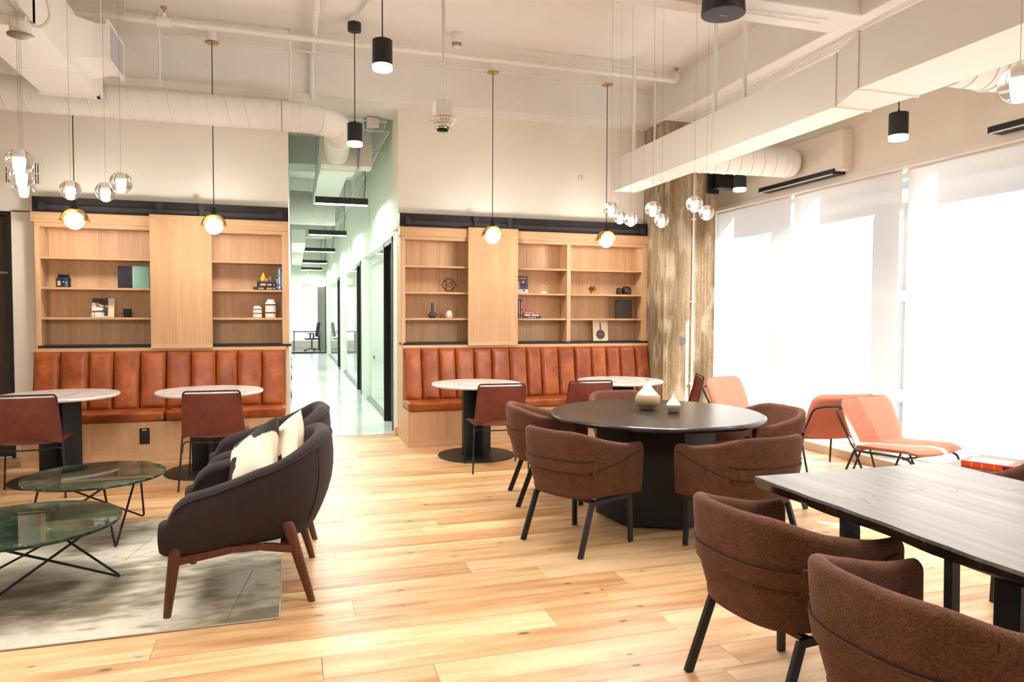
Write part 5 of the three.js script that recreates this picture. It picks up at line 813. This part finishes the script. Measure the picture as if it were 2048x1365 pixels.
{ const t = thing('ring_sculpture', 'gold ring sculpture on a white block', 'ornament', [2.918, 1.7, ZD]); const m = std({ color: srgb(236, 214, 150), roughness: 0.3, metalness: 0.7 }), pts = [], rings = []; for (let i = 0; i < 40; i++) { const a = (i / 40) * Math.PI * 2, r = 0.034 + 0.006 * Math.cos(2 * a + 0.6), c = V(r * 1.1 * Math.cos(a), 0.066 + r * 0.8 * Math.sin(a), 0), q = []; for (let k = 0; k < 10; k++) { const w = (k / 10) * Math.PI * 2, R = 0.007 + 0.003 * Math.sin(a); q.push(c.clone().add(V(R * Math.cos(w) * Math.cos(a), R * Math.cos(w) * Math.sin(a), 1.7 * R * Math.sin(w)))); } rings.push(q); } rings.push(rings[0]); part('ring', mUV(loft(rings, false)), m, t); part('plinth', box(-0.036, 0.04, 0, 0.027, -0.03, 0.03, 0.001), std({ color: srgb(236, 222, 200), roughness: 0.5 }), t); }
book('tall black book upright next to the right sliding panel', 2.5835, 1.4, ZD + 0.09, 0.032, 0.228, 0.17, srgb(26, 18, 20), 0, 'books on the right bookcase', srgb(222, 206, 196), [[0.06, 0.12, 0.2], [0.2, 0.92, 0.12]]);
book('tall crimson book upright next to the right sliding panel', 2.6135, 1.4, ZD + 0.088, 0.024, 0.228, 0.17, srgb(150, 24, 48), 0, 'books on the right bookcase', srgb(232, 200, 200), [[0.06, 0.1, 0.2], [0.2, 0.42, 0.14], [0.5, 0.85, 0.14]]);
lay(book('charcoal book at the bottom of the flat pile', 2.86, 1.412, ZD + 0.088, 0.023, 0.226, 0.17, srgb(52, 50, 54), 0, 'books on the right bookcase', srgb(190, 186, 186), [[0.3, 0.75, 0.14]]));
lay(book('grey book with bold white spine lettering in the flat pile', 2.842, 1.4385, ZD + 0.087, 0.028, 0.208, 0.17, srgb(70, 68, 78), 0, 'books on the right bookcase', srgb(236, 236, 240), [[0.05, 0.48, 0.24], [0.56, 0.92, 0.24]]));
lay(book('red book on top of the flat pile', 2.84, 1.4645, ZD + 0.086, 0.023, 0.206, 0.165, srgb(196, 30, 44), 0, 'books on the right bookcase', srgb(240, 200, 196), [[0.06, 0.2, 0.14], [0.3, 0.9, 0.14]]));
{ const t = thing('brass_cross', 'brass interlocking plate ornament on the right bookcase', 'ornament', [3.566, 1.762, ZD]); const m = std({ color: srgb(190, 150, 60), roughness: 0.3, metalness: 0.9 }); part('plate', box(-0.05, 0.05, -0.03, 0.03, -0.002, 0.002), m, t); part('plate', box(-0.03, 0.03, -0.002, 0.002, -0.05, 0.05), m, t); part('plate', box(-0.002, 0.002, -0.05, 0.05, -0.03, 0.03), m, t); t.rotation.set(0.5, 0.6, 0.62); }
turned('smoked_glass_vase', 'smaller smoked glass vase on the right bookcase', 'vase', 3.924, 1.7, ZD + 0.01, [[0.001, 0.0005], [0.036, 0.0005], [0.043, 0.02], [0.043, 0.05], [0.034, 0.077], [0.016, 0.086], [0.014, 0.085]], phys({ color: srgb(34, 24, 18), roughness: 0.04, clearcoat: 1 }), 'smoked glass vases');
turned('smoked_glass_vase', 'larger smoked glass vase on the right bookcase', 'vase', 4.034, 1.7, ZD - 0.01, [[0.001, 0.0005], [0.052, 0.0005], [0.064, 0.024], [0.064, 0.062], [0.05, 0.096], [0.024, 0.107], [0.022, 0.105]], phys({ color: srgb(40, 28, 20), roughness: 0.04, clearcoat: 1 }), 'smoked glass vases');
{ const t = thing('book', 'large plain black book standing on the right bookcase', 'book', [3.99, 1.4, ZD + 0.03], -0.1); part('cover', merge([box(-0.11, 0.105, 0, 0.24, -0.002, 0), box(-0.11, 0.105, 0, 0.24, -0.03, -0.028), box(-0.11, -0.108, 0, 0.24, -0.03, 0)]), std({ color: srgb(36, 26, 22), roughness: 0.5 }), t); part('pages', box(-0.108, 0.101, 0.003, 0.237, -0.028, -0.002), std({ color: srgb(216, 210, 202), roughness: 0.9 }), t); }
propBook('cream book with a black frying pan on its cover', 3.69, 1.12, 0.2, 0.255, picture(256, 330, (x, w, h) => { x.fillStyle = '#f0d9b4'; x.fillRect(0, 0, w, h); x.fillStyle = '#3a2b24'; x.beginPath(); x.arc(126, 230, 76, 0, 7); x.fill(); x.fillStyle = '#4a3a30'; x.beginPath(); x.arc(126, 230, 70, 0, 7); x.fill(); x.fillStyle = '#3a2b24'; x.fillRect(115, 42, 22, 118); x.beginPath(); x.arc(126, 42, 12, 0, 7); x.fill(); x.fillStyle = '#b8a894'; x.fillRect(98, 227, 56, 7); x.fillStyle = '#f0d9b4'; x.beginPath(); x.arc(126, 42, 4, 0, 7); x.fill(); }), std({ color: srgb(230, 222, 210), roughness: 0.8 }), -0.1);

renderer.render(scene, camera);
